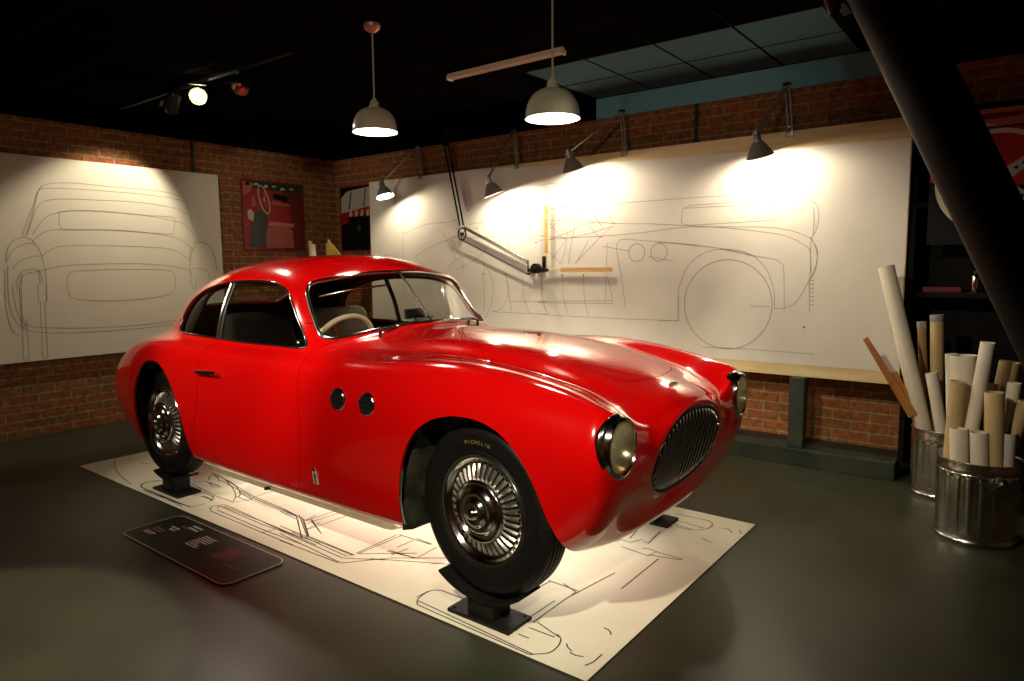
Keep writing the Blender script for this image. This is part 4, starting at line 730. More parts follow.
 [(-1.943,1.369),(-1.919,1.381),(-1.884,1.398),(-1.844,1.417),(-1.8,1.436),(-1.756,1.453),(-1.71,1.468),(-1.659,1.483),(-1.607,1.498),(-1.559,1.511),(-1.519,1.521),(-1.486,1.53),(-1.459,1.537),(-1.436,1.542),(-1.418,1.546),(-1.404,1.549)],
 [(-2.094,1.593),(-2.05,1.605),(-1.988,1.622),(-1.916,1.64),(-1.844,1.657),(-1.78,1.669),(-1.722,1.674),(-1.663,1.677),(-1.608,1.677),(-1.557,1.677),(-1.515,1.678),(-1.481,1.681),(-1.454,1.685),(-1.432,1.689),(-1.414,1.692),(-1.401,1.694)],
 [(-1.184,1.542),(-1.178,1.559),(-1.17,1.584),(-1.159,1.612),(-1.146,1.639),(-1.129,1.661),(-1.108,1.678),(-1.084,1.693),(-1.057,1.705),(-1.028,1.716),(-0.997,1.725),(-0.966,1.732),(-0.933,1.737),(-0.898,1.74),(-0.86,1.743),(-0.82,1.745),(-0.771,1.745),(-0.715,1.745),(-0.659,1.743),(-0.611,1.742),(-0.578,1.741)],
 [(-1.264,1.647),(-1.232,1.65),(-1.189,1.654),(-1.138,1.658),(-1.081,1.663),(-1.024,1.667),(-0.963,1.67),(-0.896,1.673),(-0.828,1.676),(-0.76,1.678),(-0.698,1.681),(-0.635,1.682),(-0.571,1.684),(-0.511,1.685),(-0.46,1.685),(-0.425,1.686)],
 [(-0.85,1.216),(-0.846,1.197),(-0.838,1.171),(-0.831,1.139),(-0.826,1.107),(-0.826,1.077),(-0.833,1.048),(-0.843,1.016),(-0.857,0.986),(-0.874,0.958),(-0.891,0.936),(-0.913,0.92),(-0.94,0.909),(-0.967,0.901),(-0.992,0.896),(-1.009,0.891)],
 [(-1.11,1.216),(-1.107,1.197),(-1.103,1.171),(-1.099,1.14),(-1.095,1.106),(-1.093,1.073),(-1.093,1.036),(-1.095,0.993),(-1.097,0.951),(-1.1,0.914),(-1.101,0.888)],
 [(-0.863,1.216),(-0.858,1.194),(-0.85,1.164),(-0.842,1.128),(-0.834,1.092),(-0.827,1.057),(-0.821,1.023),(-0.815,0.986),(-0.81,0.951),(-0.806,0.92),(-0.803,0.898)],
 [(-0.677,1.197),(-0.676,1.172),(-0.676,1.137),(-0.674,1.097),(-0.671,1.057),(-0.666,1.021),(-0.656,0.989),(-0.643,0.957),(-0.628,0.928),(-0.615,0.903),(-0.606,0.886)],
 [(-0.486,1.197),(-0.487,1.173),(-0.489,1.138),(-0.49,1.098),(-0.49,1.059),(-0.487,1.025),(-0.48,0.997),(-0.469,0.97),(-0.458,0.946),(-0.447,0.926),(-0.44,0.911)],
 [(-0.229,1.296),(-0.225,1.321),(-0.219,1.355),(-0.212,1.396),(-0.205,1.438),(-0.196,1.479),(-0.186,1.521),(-0.174,1.567),(-0.161,1.611),(-0.151,1.65),(-0.143,1.676)],
 [(-0.295,1.296),(-0.289,1.317),(-0.279,1.347),(-0.268,1.381),(-0.258,1.414),(-0.251,1.444),(-0.247,1.47),(-0.244,1.496),(-0.242,1.519),(-0.241,1.539),(-0.24,1.554)],
 [(-0.431,1.486),(-0.407,1.492),(-0.374,1.501),(-0.336,1.512),(-0.294,1.523),(-0.251,1.536),(-0.207,1.55),(-0.159,1.567),(-0.11,1.585),(-0.062,1.599),(-0.016,1.608),(0.03,1.609),(0.078,1.606),(0.123,1.6),(0.161,1.594),(0.188,1.59)],
 [(-0.163,1.295),(-0.151,1.314),(-0.132,1.34),(-0.112,1.37),(-0.093,1.398),(-0.078,1.421),(-0.068,1.439),(-0.06,1.454),(-0.054,1.466),(-0.05,1.476),(-0.047,1.484)],
 [(-0.112,1.875),(0.184,1.59),(0.059,1.498),(-0.163,1.304)],
 [(-0.256,1.746),(-0.1,1.674),(0.026,1.579)],
 [(-0.397,1.596),(-0.251,1.48),(-0.386,1.335)],
 [(-0.408,1.578),(-0.186,1.715)],
 [(-0.524,1.526),(-0.229,1.498),(-0.015,1.531),(0.168,1.574)],
 [(-0.408,1.391),(-0.295,1.296)],
 [(0.078,1.427),(0.308,1.387)],
 [(0.461,1.345),(0.653,1.309)],
 [(-0.526,0.994),(0.173,1.016),(0.174,0.994),(-0.526,0.983)],
 [(-0.526,0.89),(-0.184,0.884),(0.175,0.883),(0.706,0.887),(0.697,1.056)],
 [(-1.575,1.597),(-1.415,1.341)],
 [(-2.093,1.638),(-2.097,1.057)],
 [(-0.815,0.988),(-0.426,0.992)],
 [(-1.009,0.891),(-0.426,0.892)],
 [(-1.266,1.535),(-0.425,1.522)],
 [(-0.82,1.745),(-0.823,1.394)],
 [(-1.094,1.338),(-1.096,1.216)],
 [(-1.352,1.372),(-1.327,1.215)],
 [(0.715,1.668),(0.779,1.691),(1.291,1.693),(1.342,1.67),(1.346,1.565),(1.279,1.562),(0.772,1.555),(0.709,1.571),(0.715,1.668)],
 [(0.731,1.674),(1.334,1.67)],
 [(0.544,0.879),(0.699,0.89)],
 [(0.878,0.711),(1.13,0.719),(1.62,0.715)],
 [(1.57,1.195),(1.578,0.983)],
 [(1.201,1.009),(1.331,1.007)],
 [(1.011,1.386),(1.209,1.342)],
 [(1.574,1.179),(1.599,1.179)],
 [(1.574,1.155),(1.6,1.156)],
 [(1.575,1.13),(1.601,1.131)],
 [(1.576,1.105),(1.602,1.106)],
 [(1.577,1.078),(1.603,1.079)],
 [(1.578,1.053),(1.604,1.054)],
 [(1.579,1.028),(1.604,1.029)]]
CIRC_BOARD = [(1.045, 1.013, 0.302), (0.366, 1.374, 0.065), (0.543, 1.374, 0.063)]
DOTS_BOARD = [(-0.112, 1.879), (-0.256, 1.748), (-0.399, 1.613), (-0.291, 1.209), (-0.088, 1.209), (-1.102, 1.216), (-0.858, 1.216), (-0.541, 1.472), (-1.267, 1.767), (-1.178, 1.609), (1.55, 0.882)]
DRAW_FLOOR = [[(0.911,-0.719),(0.907,-0.715),(0.9,-0.71),(0.893,-0.704),(0.886,-0.697),(0.881,-0.689),(0.877,-0.681),(0.874,-0.672),(0.872,-0.663),(0.87,-0.653),(0.869,-0.644),(0.868,-0.635),(0.868,-0.626),(0.869,-0.617),(0.87,-0.608),(0.873,-0.601),(0.878,-0.595),(0.885,-0.589),(0.893,-0.584),(0.9,-0.581),(0.904,-0.578)],
 [(1.446,-0.732),(1.449,-0.73),(1.453,-0.727),(1.457,-0.723),(1.462,-0.718),(1.468,-0.713),(1.473,-0.708),(1.48,-0.702),(1.487,-0.695),(1.492,-0.688),(1.496,-0.679),(1.498,-0.669),(1.498,-0.658),(1.497,-0.646),(1.496,-0.635),(1.494,-0.624),(1.491,-0.615),(1.488,-0.607),(1.485,-0.6),(1.481,-0.593),(1.476,-0.587),(1.471,-0.583),(1.465,-0.579),(1.459,-0.576),(1.454,-0.574),(1.45,-0.572)],
 [(1.364,0.599),(1.373,0.598),(1.386,0.597),(1.4,0.596),(1.415,0.596),(1.429,0.598),(1.441,0.602),(1.454,0.608),(1.467,0.615),(1.478,0.623),(1.488,0.632),(1.495,0.642),(1.501,0.654),(1.506,0.667),(1.509,0.679),(1.511,0.691),(1.511,0.702),(1.509,0.713),(1.506,0.724),(1.502,0.733),(1.498,0.741),(1.494,0.748),(1.488,0.753),(1.481,0.757),(1.476,0.76),(1.472,0.763)],
 [(-2.138,-0.548),(-2.118,-0.556),(-2.091,-0.569),(-2.059,-0.583),(-2.022,-0.598),(-1.983,-0.611),(-1.939,-0.625),(-1.891,-0.64),(-1.841,-0.654),(-1.791,-0.667),(-1.742,-0.678),(-1.692,-0.687),(-1.637,-0.695),(-1.585,-0.703),(-1.541,-0.708),(-1.511,-0.712)],
 [(-1.415,-0.702),(-1.425,-0.697),(-1.438,-0.69),(-1.454,-0.682),(-1.468,-0.672),(-1.478,-0.663),(-1.484,-0.653),(-1.488,-0.641),(-1.489,-0.629),(-1.488,-0.617),(-1.484,-0.606),(-1.476,-0.596),(-1.464,-0.587),(-1.45,-0.578),(-1.438,-0.571),(-1.429,-0.566)],
 [(-1.413,-0.702),(-1.42,-0.698),(-1.429,-0.693),(-1.44,-0.687),(-1.449,-0.68),(-1.456,-0.673),(-1.46,-0.664),(-1.463,-0.654),(-1.464,-0.644),(-1.463,-0.634),(-1.462,-0.624),(-1.46,-0.614),(-1.456,-0.604),(-1.451,-0.595),(-1.446,-0.587),(-1.443,-0.581)],
 [(-0.714,-0.656),(-0.719,-0.653),(-0.727,-0.648),(-0.735,-0.643),(-0.743,-0.638),(-0.749,-0.632),(-0.753,-0.626),(-0.755,-0.62),(-0.757,-0.614),(-0.757,-0.608),(-0.756,-0.604),(-0.751,-0.6),(-0.744,-0.597),(-0.737,-0.594),(-0.729,-0.592),(-0.725,-0.591)],
 [(-0.709,-0.619),(-0.712,-0.617),(-0.716,-0.614),(-0.721,-0.61),(-0.725,-0.605),(-0.729,-0.6),(-0.732,-0.595),(-0.736,-0.588),(-0.738,-0.581),(-0.738,-0.575),(-0.734,-0.57),(-0.723,-0.568),(-0.706,-0.567),(-0.688,-0.567),(-0.671,-0.567),(-0.66,-0.567)],
 [(1.561,-0.436),(1.565,-0.437),(1.57,-0.438),(1.576,-0.439),(1.582,-0.441),(1.587,-0.444),(1.591,-0.447),(1.595,-0.451),(1.599,-0.456),(1.602,-0.46),(1.604,-0.463)],
 [(1.548,-0.641),(1.551,-0.641),(1.557,-0.642),(1.563,-0.643),(1.569,-0.644),(1.575,-0.644),(1.58,-0.642),(1.586,-0.64),(1.591,-0.638),(1.595,-0.636),(1.598,-0.634)],
 [(1.628,-0.676),(1.629,-0.671),(1.632,-0.665),(1.635,-0.658),(1.637,-0.65),(1.639,-0.641),(1.64,-0.631),(1.64,-0.619),(1.64,-0.606),(1.64,-0.595),(1.64,-0.587)],
 [(1.511,-0.603),(1.512,-0.605),(1.515,-0.608),(1.517,-0.611),(1.521,-0.615),(1.524,-0.618),(1.529,-0.621),(1.535,-0.624),(1.541,-0.627),(1.546,-0.629),(1.55,-0.631)],
 [(1.56,0.711),(1.564,0.712),(1.569,0.714),(1.575,0.716),(1.582,0.717),(1.589,0.716),(1.595,0.711),(1.602,0.703),(1.609,0.694),(1.615,0.687),(1.619,0.681)],
 [(1.633,0.733),(1.635,0.731),(1.638,0.729),(1.641,0.727),(1.644,0.724),(1.647,0.721),(1.649,0.716),(1.651,0.71),(1.653,0.705),(1.655,0.699),(1.656,0.696)],
 [(1.532,0.534),(1.537,0.532),(1.543,0.528),(1.551,0.524),(1.558,0.521),(1.564,0.518),(1.569,0.517),(1.573,0.517),(1.577,0.518),(1.581,0.518),(1.583,0.518)],
 [(-1.219,-0.458),(-1.221,-0.452),(-1.224,-0.444),(-1.228,-0.435),(-1.229,-0.427),(-1.226,-0.421),(-1.218,-0.418),(-1.206,-0.416),(-1.192,-0.415),(-1.177,-0.415),(-1.163,-0.417),(-1.148,-0.421),(-1.131,-0.427),(-1.115,-0.433),(-1.099,-0.439),(-1.086,-0.442),(-1.075,-0.442),(-1.066,-0.44),(-1.057,-0.437),(-1.05,-0.434),(-1.045,-0.432)],
 [(-1.216,-0.393),(-1.227,-0.386),(-1.244,-0.375),(-1.263,-0.362),(-1.28,-0.35),(-1.292,-0.341),(-1.298,-0.334),(-1.301,-0.328),(-1.3,-0.323),(-1.297,-0.32),(-1.291,-0.318),(-1.282,-0.318),(-1.27,-0.321),(-1.255,-0.324),(-1.239,-0.328),(-1.222,-0.334),(-1.203,-0.34),(-1.181,-0.348),(-1.159,-0.357),(-1.14,-0.365),(-1.127,-0.37)],
 [(-1.335,-0.306),(-1.311,-0.308),(-1.277,-0.31),(-1.237,-0.314),(-1.195,-0.319),(-1.154,-0.326),(-1.111,-0.337),(-1.065,-0.351),(-1.02,-0.366),(-0.977,-0.38),(-0.94,-0.394),(-0.908,-0.406),(-0.88,-0.418),(-0.855,-0.429),(-0.833,-0.44),(-0.813,-0.452),(-0.794,-0.464),(-0.778,-0.477),(-0.763,-0.49),(-0.752,-0.501),(-0.743,-0.508)],
 [(-1.12,-0.323),(-1.103,-0.327),(-1.078,-0.332),(-1.05,-0.338),(-1.02,-0.345),(-0.991,-0.352),(-0.962,-0.361),(-0.932,-0.371),(-0.901,-0.382),(-0.873,-0.393),(-0.848,-0.404),(-0.828,-0.415),(-0.81,-0.428),(-0.795,-0.441),(-0.782,-0.452),(-0.773,-0.459)],
 [(-0.846,-0.584),(-0.851,-0.578),(-0.859,-0.569),(-0.868,-0.558),(-0.877,-0.549),(-0.886,-0.542),(-0.894,-0.538),(-0.904,-0.536),(-0.913,-0.536),(-0.921,-0.535),(-0.926,-0.535)],
 [(0.889,-0.694),(1.458,-0.724)],
 [(0.913,-0.718),(1.446,-0.732)],
 [(0.904,-0.578),(1.045,-0.577)],
 [(1.35,-0.548),(1.468,-0.585)],
 [(1.347,-0.596),(1.456,-0.594)],
 [(1.342,-0.653),(1.388,-0.653)],
 [(1.337,-0.557),(1.337,-0.328),(1.379,-0.03)],
 [(1.191,-0.521),(1.197,-0.333),(1.206,-0.256)],
 [(1.307,-0.542),(1.311,-0.379)],
 [(1.194,-0.253),(1.342,-0.258)],
 [(1.259,-0.24),(1.34,-0.271),(1.336,-0.296)],
 [(1.258,0.331),(1.237,0.456)],
 [(1.328,0.338),(1.354,0.328),(1.336,0.497)],
 [(1.221,0.259),(1.233,0.297),(1.284,0.291),(1.31,0.354)],
 [(1.272,0.224),(1.415,0.206),(1.425,0.267),(1.544,0.262)],
 [(1.358,0.259),(1.38,0.276),(1.425,0.267)],
 [(1.41,0.216),(1.545,0.25),(1.548,0.27)],
 [(1.465,0.204),(1.469,-0.138)],
 [(1.294,0.755),(1.476,0.766)],
 [(1.33,0.675),(1.488,0.657)],
 [(1.353,0.624),(1.445,0.61)],
 [(-1.415,-0.702),(-0.84,-0.699)],
 [(-1.333,-0.723),(-0.892,-0.702)],
 [(-0.968,-0.558),(-0.855,-0.566),(-0.843,-0.594)],
 [(-1.917,-0.408),(-1.656,-0.423)],
 [(-1.409,-0.699),(-0.89,-0.719)],
 [(-1.372,-0.711),(-0.838,-0.697)],
 [(-0.975,-0.571),(-0.848,-0.568)],
 [(-0.838,-0.697),(-0.829,-0.623)],
 [(-0.719,-0.594),(-0.296,-0.608),(0.126,-0.58)],
 [(-0.708,-0.585),(-0.303,-0.584),(-0.028,-0.591)],
 [(-0.66,-0.567),(-0.215,-0.592),(0.125,-0.603)],
 [(-0.702,-0.663),(-0.279,-0.667),(0.039,-0.667)],
 [(-0.684,-0.634),(-0.255,-0.644),(0.079,-0.637)],
 [(-0.211,-0.672),(-0.195,-0.605)],
 [(-1.155,-0.349),(-0.709,-0.412),(-0.246,-0.438)],
 [(-1.273,-0.305),(-0.736,-0.395),(-0.387,-0.415),(-0.275,-0.428)],
 [(-0.857,-0.41),(-0.682,-0.428),(-0.672,-0.456),(-0.817,-0.455)],
 [(-1.212,-0.494),(-0.906,-0.52),(-0.73,-0.516),(-0.682,-0.428)],
 [(-1.181,-0.531),(-0.9,-0.534)],
 [(-1.158,-0.414),(-1.029,-0.42),(-1.076,-0.415),(-1.192,-0.417)],
 [(-1.574,-0.341),(-1.372,-0.377),(-1.346,-0.402)],
 [(-1.508,-0.386),(-1.38,-0.339)],
 [(-1.851,-0.446),(-1.951,-0.469)],
 [(-0.275,-0.428),(-0.264,-0.42),(0.006,-0.565),(-0.005,-0.587),(-0.254,-0.443)],
 [(-0.203,-0.436),(0.013,-0.56)],
 [(-0.709,-0.412),(-0.72,-0.271)],
 [(-0.069,-0.512),(-0.094,-0.416)],
 [(-0.175,-0.446),(-0.194,-0.368)],
 [(-0.15,-0.427),(0.011,-0.494)],
 [(-1.236,-0.233),(-1.264,-0.276)],
 [(-0.449,-0.41),(-0.248,-0.44),(-0.232,-0.428),(0.013,-0.563),(0.007,-0.597),(-0.225,-0.456)],
 [(-0.397,-0.444),(-0.233,-0.462)],
 [(-0.169,-0.449),(-0.162,-0.272)],
 [(-0.136,-0.473),(-0.122,-0.278)],
 [(-0.063,-0.514),(-0.058,-0.265)],
 [(-0.168,-0.414),(0.033,-0.504)],
 [(-0.216,-0.565),(-0.114,-0.567),(0.351,-0.574)],
 [(-0,-0.559),(0.358,-0.569),(0.338,-0.597),(-0.103,-0.575)],
 [(-0.161,-0.602),(0.341,-0.62),(0.51,-0.52)],
 [(-0.128,-0.623),(0.344,-0.655),(0.381,-0.653),(0.508,-0.496),(0.71,-0.346)],
 [(-0.055,-0.672),(0.367,-0.663)],
 [(0.349,-0.55),(0.339,-0.293)],
 [(0.361,-0.549),(0.363,-0.29)],
 [(0.361,-0.549),(0.569,-0.387)],
 [(0.446,-0.452),(0.606,-0.424),(0.595,-0.288)],
 [(0.445,-0.439),(0.599,-0.429)],
 [(0.442,-0.551),(0.767,-0.383)],
 [(0.347,-0.287),(0.55,-0.28)],
 [(0.449,-0.27),(0.557,-0.275)],
 [(0.45,-0.395),(0.451,-0.297)],
 [(0.492,-0.47),(0.501,-0.371)],
 [(0.863,-0.677),(0.866,-0.615)]]
# ------------------------------------------------------------------ room materials
def brick_mat(name, c1, c2, mort, sx, axis):
    m = mat(name, c1, .8, spec=.25); n, l, b = nt(m)
    tc = n.new('ShaderNodeTexCoord'); sp = n.new('ShaderNodeSeparateXYZ'); cb = n.new('ShaderNodeCombineXYZ')
    l.new(tc.outputs['Object'], sp.inputs[0]); l.new(sp.outputs[axis], cb.inputs[0]); l.new(sp.outputs['Z'], cb.inputs[1])
    br = n.new('ShaderNodeTexBrick'); br.inputs['Scale'].default_value = 1; br.inputs['Brick Width'].default_value = .225; br.inputs['Row Height'].default_value = .0665
    br.inputs['Mortar Size'].default_value = .0055; br.inputs['Mortar Smooth'].default_value = .25; br.inputs['Bias'].default_value = 0; br.inputs['Color1'].default_value = (*c1,1); br.inputs['Color2'].default_value = (*c2,1); br.inputs['Mortar'].default_value = (*mort,1)
    wob = n.new('ShaderNodeTexNoise'); wob.inputs['Scale'].default_value = 14; wob.inputs['Detail'].default_value = 4
    l.new(tc.outputs['Object'], wob.inputs['Vector'])
    va = n.new('ShaderNodeVectorMath'); va.operation = 'MULTIPLY_ADD'; va.inputs[1].default_value = (.008,.006,0)
    l.new(wob.outputs['Color'], va.inputs[0]); l.new(cb.outputs[0], va.inputs[2]); l.new(va.outputs[0], br.inputs['Vector'])
    ns = n.new('ShaderNodeTexNoise'); ns.inputs['Scale'].default_value = 26; ns.inputs['Detail'].default_value = 8; l.new(tc.outputs['Object'], ns.inputs['Vector'])
    mr = n.new('ShaderNodeMapRange'); mr.inputs['From Min'].default_value = .3; mr.inputs['From Max'].default_value = .7; mr.inputs['To Min'].default_value = .55; mr.inputs['To Max'].default_value = 1.25; l.new(ns.outputs['Fac'], mr.inputs['Value'])
    mx = n.new('ShaderNodeVectorMath'); mx.operation = 'SCALE'; l.new(br.outputs['Color'], mx.inputs[0]); l.new(mr.outputs[0], mx.inputs['Scale']); l.new(mx.outputs[0], b.inputs['Base Color'])
    bp = n.new('ShaderNodeBump'); bp.inputs['Strength'].default_value = .8; bp.inputs['Distance'].default_value = .006
    ad = n.new('ShaderNodeMath'); ad.operation = 'MULTIPLY_ADD'; ad.inputs[1].default_value = -1; l.new(br.outputs['Fac'], ad.inputs[0]); sc = n.new('ShaderNodeMath'); sc.operation = 'MULTIPLY'; sc.inputs[1].default_value = .5; l.new(ns.outputs['Fac'], sc.inputs[0]); l.new(sc.outputs[0], ad.inputs[2])
    l.new(ad.outputs[0], bp.inputs['Height']); l.new(bp.outputs[0], b.inputs['Normal'])
    return m
BRX = brick_mat('brick_back', (.37,.115,.034), (.27,.11,.038), (.36,.29,.17), 1, 'X')
BRY = brick_mat('brick_side', (.31,.10,.034), (.23,.10,.036), (.32,.25,.14), 1, 'Y')
FLOOR = noisy(mat('polished_concrete', (.040,.043,.025), .42, spec=.33), (.028,.031,.017), (.049,.052,.030), 2.2, 9, rough=(.26,.46), p0=.3, p1=.7)
def tile_mat(name, c, line, g=.47, ox=.36, oy=1.84, w=.006):
    m = mat(name, c, .95, spec=.0); n, l, b = nt(m)
    tc = n.new('ShaderNodeTexCoord'); sp = n.new('ShaderNodeSeparateXYZ'); l.new(tc.outputs['Object'], sp.inputs[0]); ds = []
    for ax, o in (('X', ox), ('Y', oy)):
        a = n.new('ShaderNodeMath'); a.operation = 'ADD'; a.inputs[1].default_value = 47-o+g/2; l.new(sp.outputs[ax], a.inputs[0])
        q = n.new('ShaderNodeMath'); q.operation = 'MODULO'; q.inputs[1].default_value = g; l.new(a.outputs[0], q.inputs[0])
        d = n.new('ShaderNodeMath'); d.operation = 'SUBTRACT'; d.inputs[1].default_value = g/2; l.new(q.outputs[0], d.inputs[0])
        e = n.new('ShaderNodeMath'); e.operation = 'ABSOLUTE'; l.new(d.outputs[0], e.inputs[0]); ds.append(e)
    mn = n.new('ShaderNodeMath'); mn.operation = 'MINIMUM'; l.new(ds[0].outputs[0], mn.inputs[0]); l.new(ds[1].outputs[0], mn.inputs[1])
    lt = n.new('ShaderNodeMath'); lt.operation = 'LESS_THAN'; lt.inputs[1].default_value = w; l.new(mn.outputs[0], lt.inputs[0])
    mx = n.new('ShaderNodeMix'); mx.data_type = 'RGBA'; l.new(lt.outputs[0], mx.inputs['Factor']); mx.inputs['A'].default_value = (*c,1); mx.inputs['B'].default_value = (*line,1); l.new(mx.outputs['Result'], b.inputs['Base Color'])
    return m
# grid lines: 47 = 100 * .47 keeps the phase positive
CEILB = tile_mat('black_unlit_tiles', (.003,.0028,.0027), (.014,.011,.008))
CEILT = tile_mat('teal_ceiling_tiles', (.075,.14,.165), (.008,.012,.014), w=.009)
TEAL = noisy(mat('teal_painted_band', (.15,.42,.50), .7), (.14,.39,.47), (.17,.45,.53), 6, 4)
GREENGREY = noisy(mat('grey_green_paint', (.036,.043,.029), .6, spec=.3), (.031,.038,.025), (.043,.050,.035), 8, 5)
PLY = noisy(mat('birch_plywood', (.80,.62,.32), .6), (.74,.56,.27), (.86,.69,.38), 3, 6, stretch=(1,1,8))
PAPER = noisy(mat('drafting_paper', (.80,.76,.66), .75, spec=.2), (.77,.73,.63), (.83,.79,.70), 3, 6, bump=.15)
CREAM = noisy(mat('cream_display_panel', (.74,.68,.55), .7, spec=.2), (.72,.66,.53), (.76,.70,.57), 2, 4)
FPAPER = noisy(mat('floor_sheet_paper', (.84,.79,.62), .5, spec=.3), (.80,.75,.58), (.88,.83,.66), 2.5, 7, bump=.25)
INK = mat('graphite_line', (.34,.31,.26), .7); INKS = mat('soft_pencil_line', (.40,.35,.28), .7); INKB = mat('black_ink', (.04,.035,.025), .6)
DARKWOOD = noisy(mat('black_stained_wood', (.006,.005,.0045), .7, spec=.12), (.005,.004,.0035), (.009,.007,.006), 5, 6, stretch=(1,1,6))
def struct(name, lo, hi, m, bevel=0, kind='structure'):
    bm = bmesh.new(); bx(bm, lo, hi, None, bevel); return tag(obj(name, bm, m), kind=kind)
YW, XL, ZB, ZC, XR, YF = 2.349, -3.392, 2.425, 2.577, 4.6, -5.0
struct('floor', (XL-.1, YF-.1, -.1), (XR+.1, YW+.1, 0), FLOOR)
struct('wall_back', (XL-.1, YW, 0), (XR+.1, YW+.12, ZC+.1), BRX)
struct('wall_left', (XL-.12, YF-.1, 0), (XL, YW+.1, ZC+.1), BRY)
struct('wall_right', (XR, YF-.1, 0), (XR+.12, YW+.1, ZC+.1), BRY)
struct('wall_front', (XL-.1, YF-.12, 0), (XR+.1, YF, ZC+.1), BRX)
struct('ceiling', (XL-.1, YF-.1, ZC), (XR+.1, 1.37, ZC+.1), CEILB)
struct('ceiling', (XL-.1, 1.37, ZC), (-.12, YW+.1, ZC+.1), CEILB)
struct('ceiling', (-.12, 1.37, ZC), (1.77, YW+.1, ZC+.1), CEILT)
struct('ceiling', (1.77, 1.37, ZC), (XR+.1, YW+.1, ZC+.1), CEILB)  # black here stands for tiles left dark by the lighting
struct('trim_1', (-.12, YW-.02, ZB), (2.05, YW, ZC), TEAL)
struct('trim_4', (2.05, YW-.01, ZB), (XR, YW, ZC), CEILB)
struct('trim_2', (XL, YW-.01, ZB), (-.12, YW, ZC), CEILB)
struct('trim_3', (XL, YF, ZB), (XL+.01, YW, ZC), CEILB)
struct('baseboard_back', (-3.0, 2.014, 0), (2.106, YW, .109), GREENGREY, .004)

# conduits
for nm, a, b in (('wall_conduit', (.70, YW-.012, 2.10), (.70, YW-.012, ZB)), ('wall_conduit', (XL+.012, .765, 2.12), (XL+.012, .765, ZB))):
    bm = bmesh.new(); cyl(bm, a, b, .012, n=16)
    for t in (.2, .8):
        p = Vector(a).lerp(Vector(b), t); bx(bm, (p.x-.02, p.y-.014, p.z-.012), (p.x+.02, p.y+.012, p.z+.012))
    tag(obj(nm, bm, STEELBLK if 0 else GREENGREY, None, 40), 'thin grey-green conduit running up the brick above the ' + ('long plywood drawing board' if 'back' in nm or a[0] > 0 else 'cream rear-view panel'), 'pipe')

# ------------------------------------------------------------------ drawing panels
t = tag(empty('display_panel', (XL+.03, 0, .587)), 'cream panel with a pencil rear view of the car, on the left brick wall', 'panel')
bm = bmesh.new(); bx(bm, (XL+.002, -1.25, .587), (-3.333, .972, 2.137), None, .003); adopt(obj('panel_board', bm, CREAM), t)
MYZ = Matrix(((0,0,1,-3.333),(1,0,0,0),(0,1,0,0),(0,0,0,1)))
# mirror partner lines on the hidden right half are drawn where the photo shows them
bm = bmesh.new(); strokes(bm, DRAW_LEFT, .0048, MYZ, .0012); adopt(obj('rear_view_drawing', bm, INKS), t)

t = tag(empty('drawing_board', (-.23, 2.11, .564)), 'long plywood drawing board covered with a pencil side view of the car', 'drawing board')
bm = bmesh.new(); bx(bm, (-2.557, 2.098, .564), (2.096, 2.124, 2.113), None, .002); adopt(obj('plywood_panel', bm, PLY), t)
bm = bmesh.new()
prism(bm, [(-2.552,.64),(2.090,.640),(2.090,1.992),(.52,2.028),(-1.15,2.106),(-2.552,2.108)], 0, .0015, Matrix(((1,0,0,0),(0,0,-1,2.098),(0,1,0,0),(0,0,0,1))))
pp_ = adopt(obj('paper_sheet', bm, PAPER), t)
MXZ = Matrix(((1,0,0,0),(0,0,-1,2.0965),(0,1,0,0),(0,0,0,1)))
bm = bmesh.new(); strokes(bm, DRAW_BOARD, .0036, MXZ, .001)
strokes(bm, [circ(*CIRC_BOARD[0], 72)[:-1]+[circ(*CIRC_BOARD[0], 72)[0]], circ(*CIRC_BOARD[1], 40), circ(*CIRC_BOARD[2], 40)], .0048, MXZ, .001)
adopt(obj('side_view_drawing', bm, INK), t)
bm = bmesh.new()
for x, z in DOTS_BOARD: prism(bm, [(x+.006*math.cos(a), z+.006*math.sin(a)) for a in np.linspace(0,2*PI,14,endpoint=False)], 0, .0022, MXZ)
adopt(obj('reference_mark', bm, INKB), t)
for px in (-2.2, -.5, 1.49):
    bm = bmesh.new(); bx(bm, (px, 2.030, .110), (px+.093, 2.122, .5635), None, .003); adopt(obj('board_leg', bm, GREENGREY), t)

# ------------------------------------------------------------------ floor sheet, sign
t = tag(empty('floor_drawing', (-.26, .05, 0)), 'large cream sheet with a plan drawing of the chassis, lying flat under the car', 'drawing')
bm = bmesh.new(); bx(bm, (-2.20,-.745,0), (1.675,.855,.003)); adopt(obj('paper_sheet', bm, FPAPER), t)
MF = Matrix.Translation((0,0,.003))
bm = bmesh.new(); strokes(bm, DRAW_FLOOR, .0052, MF, .0008); adopt(obj('plan_drawing', bm, INKB), t)
edge = mat('dark_sheet_edge', (.05,.035,.02), .6)
bm = bmesh.new()
for a, b in (((-2.203,-.748),(1.678,-.745)),((1.675,-.748),(1.678,.858))): bx(bm, (a[0],a[1],0), (b[0],b[1],.0034))
adopt(obj('sheet_border', bm, edge), t)

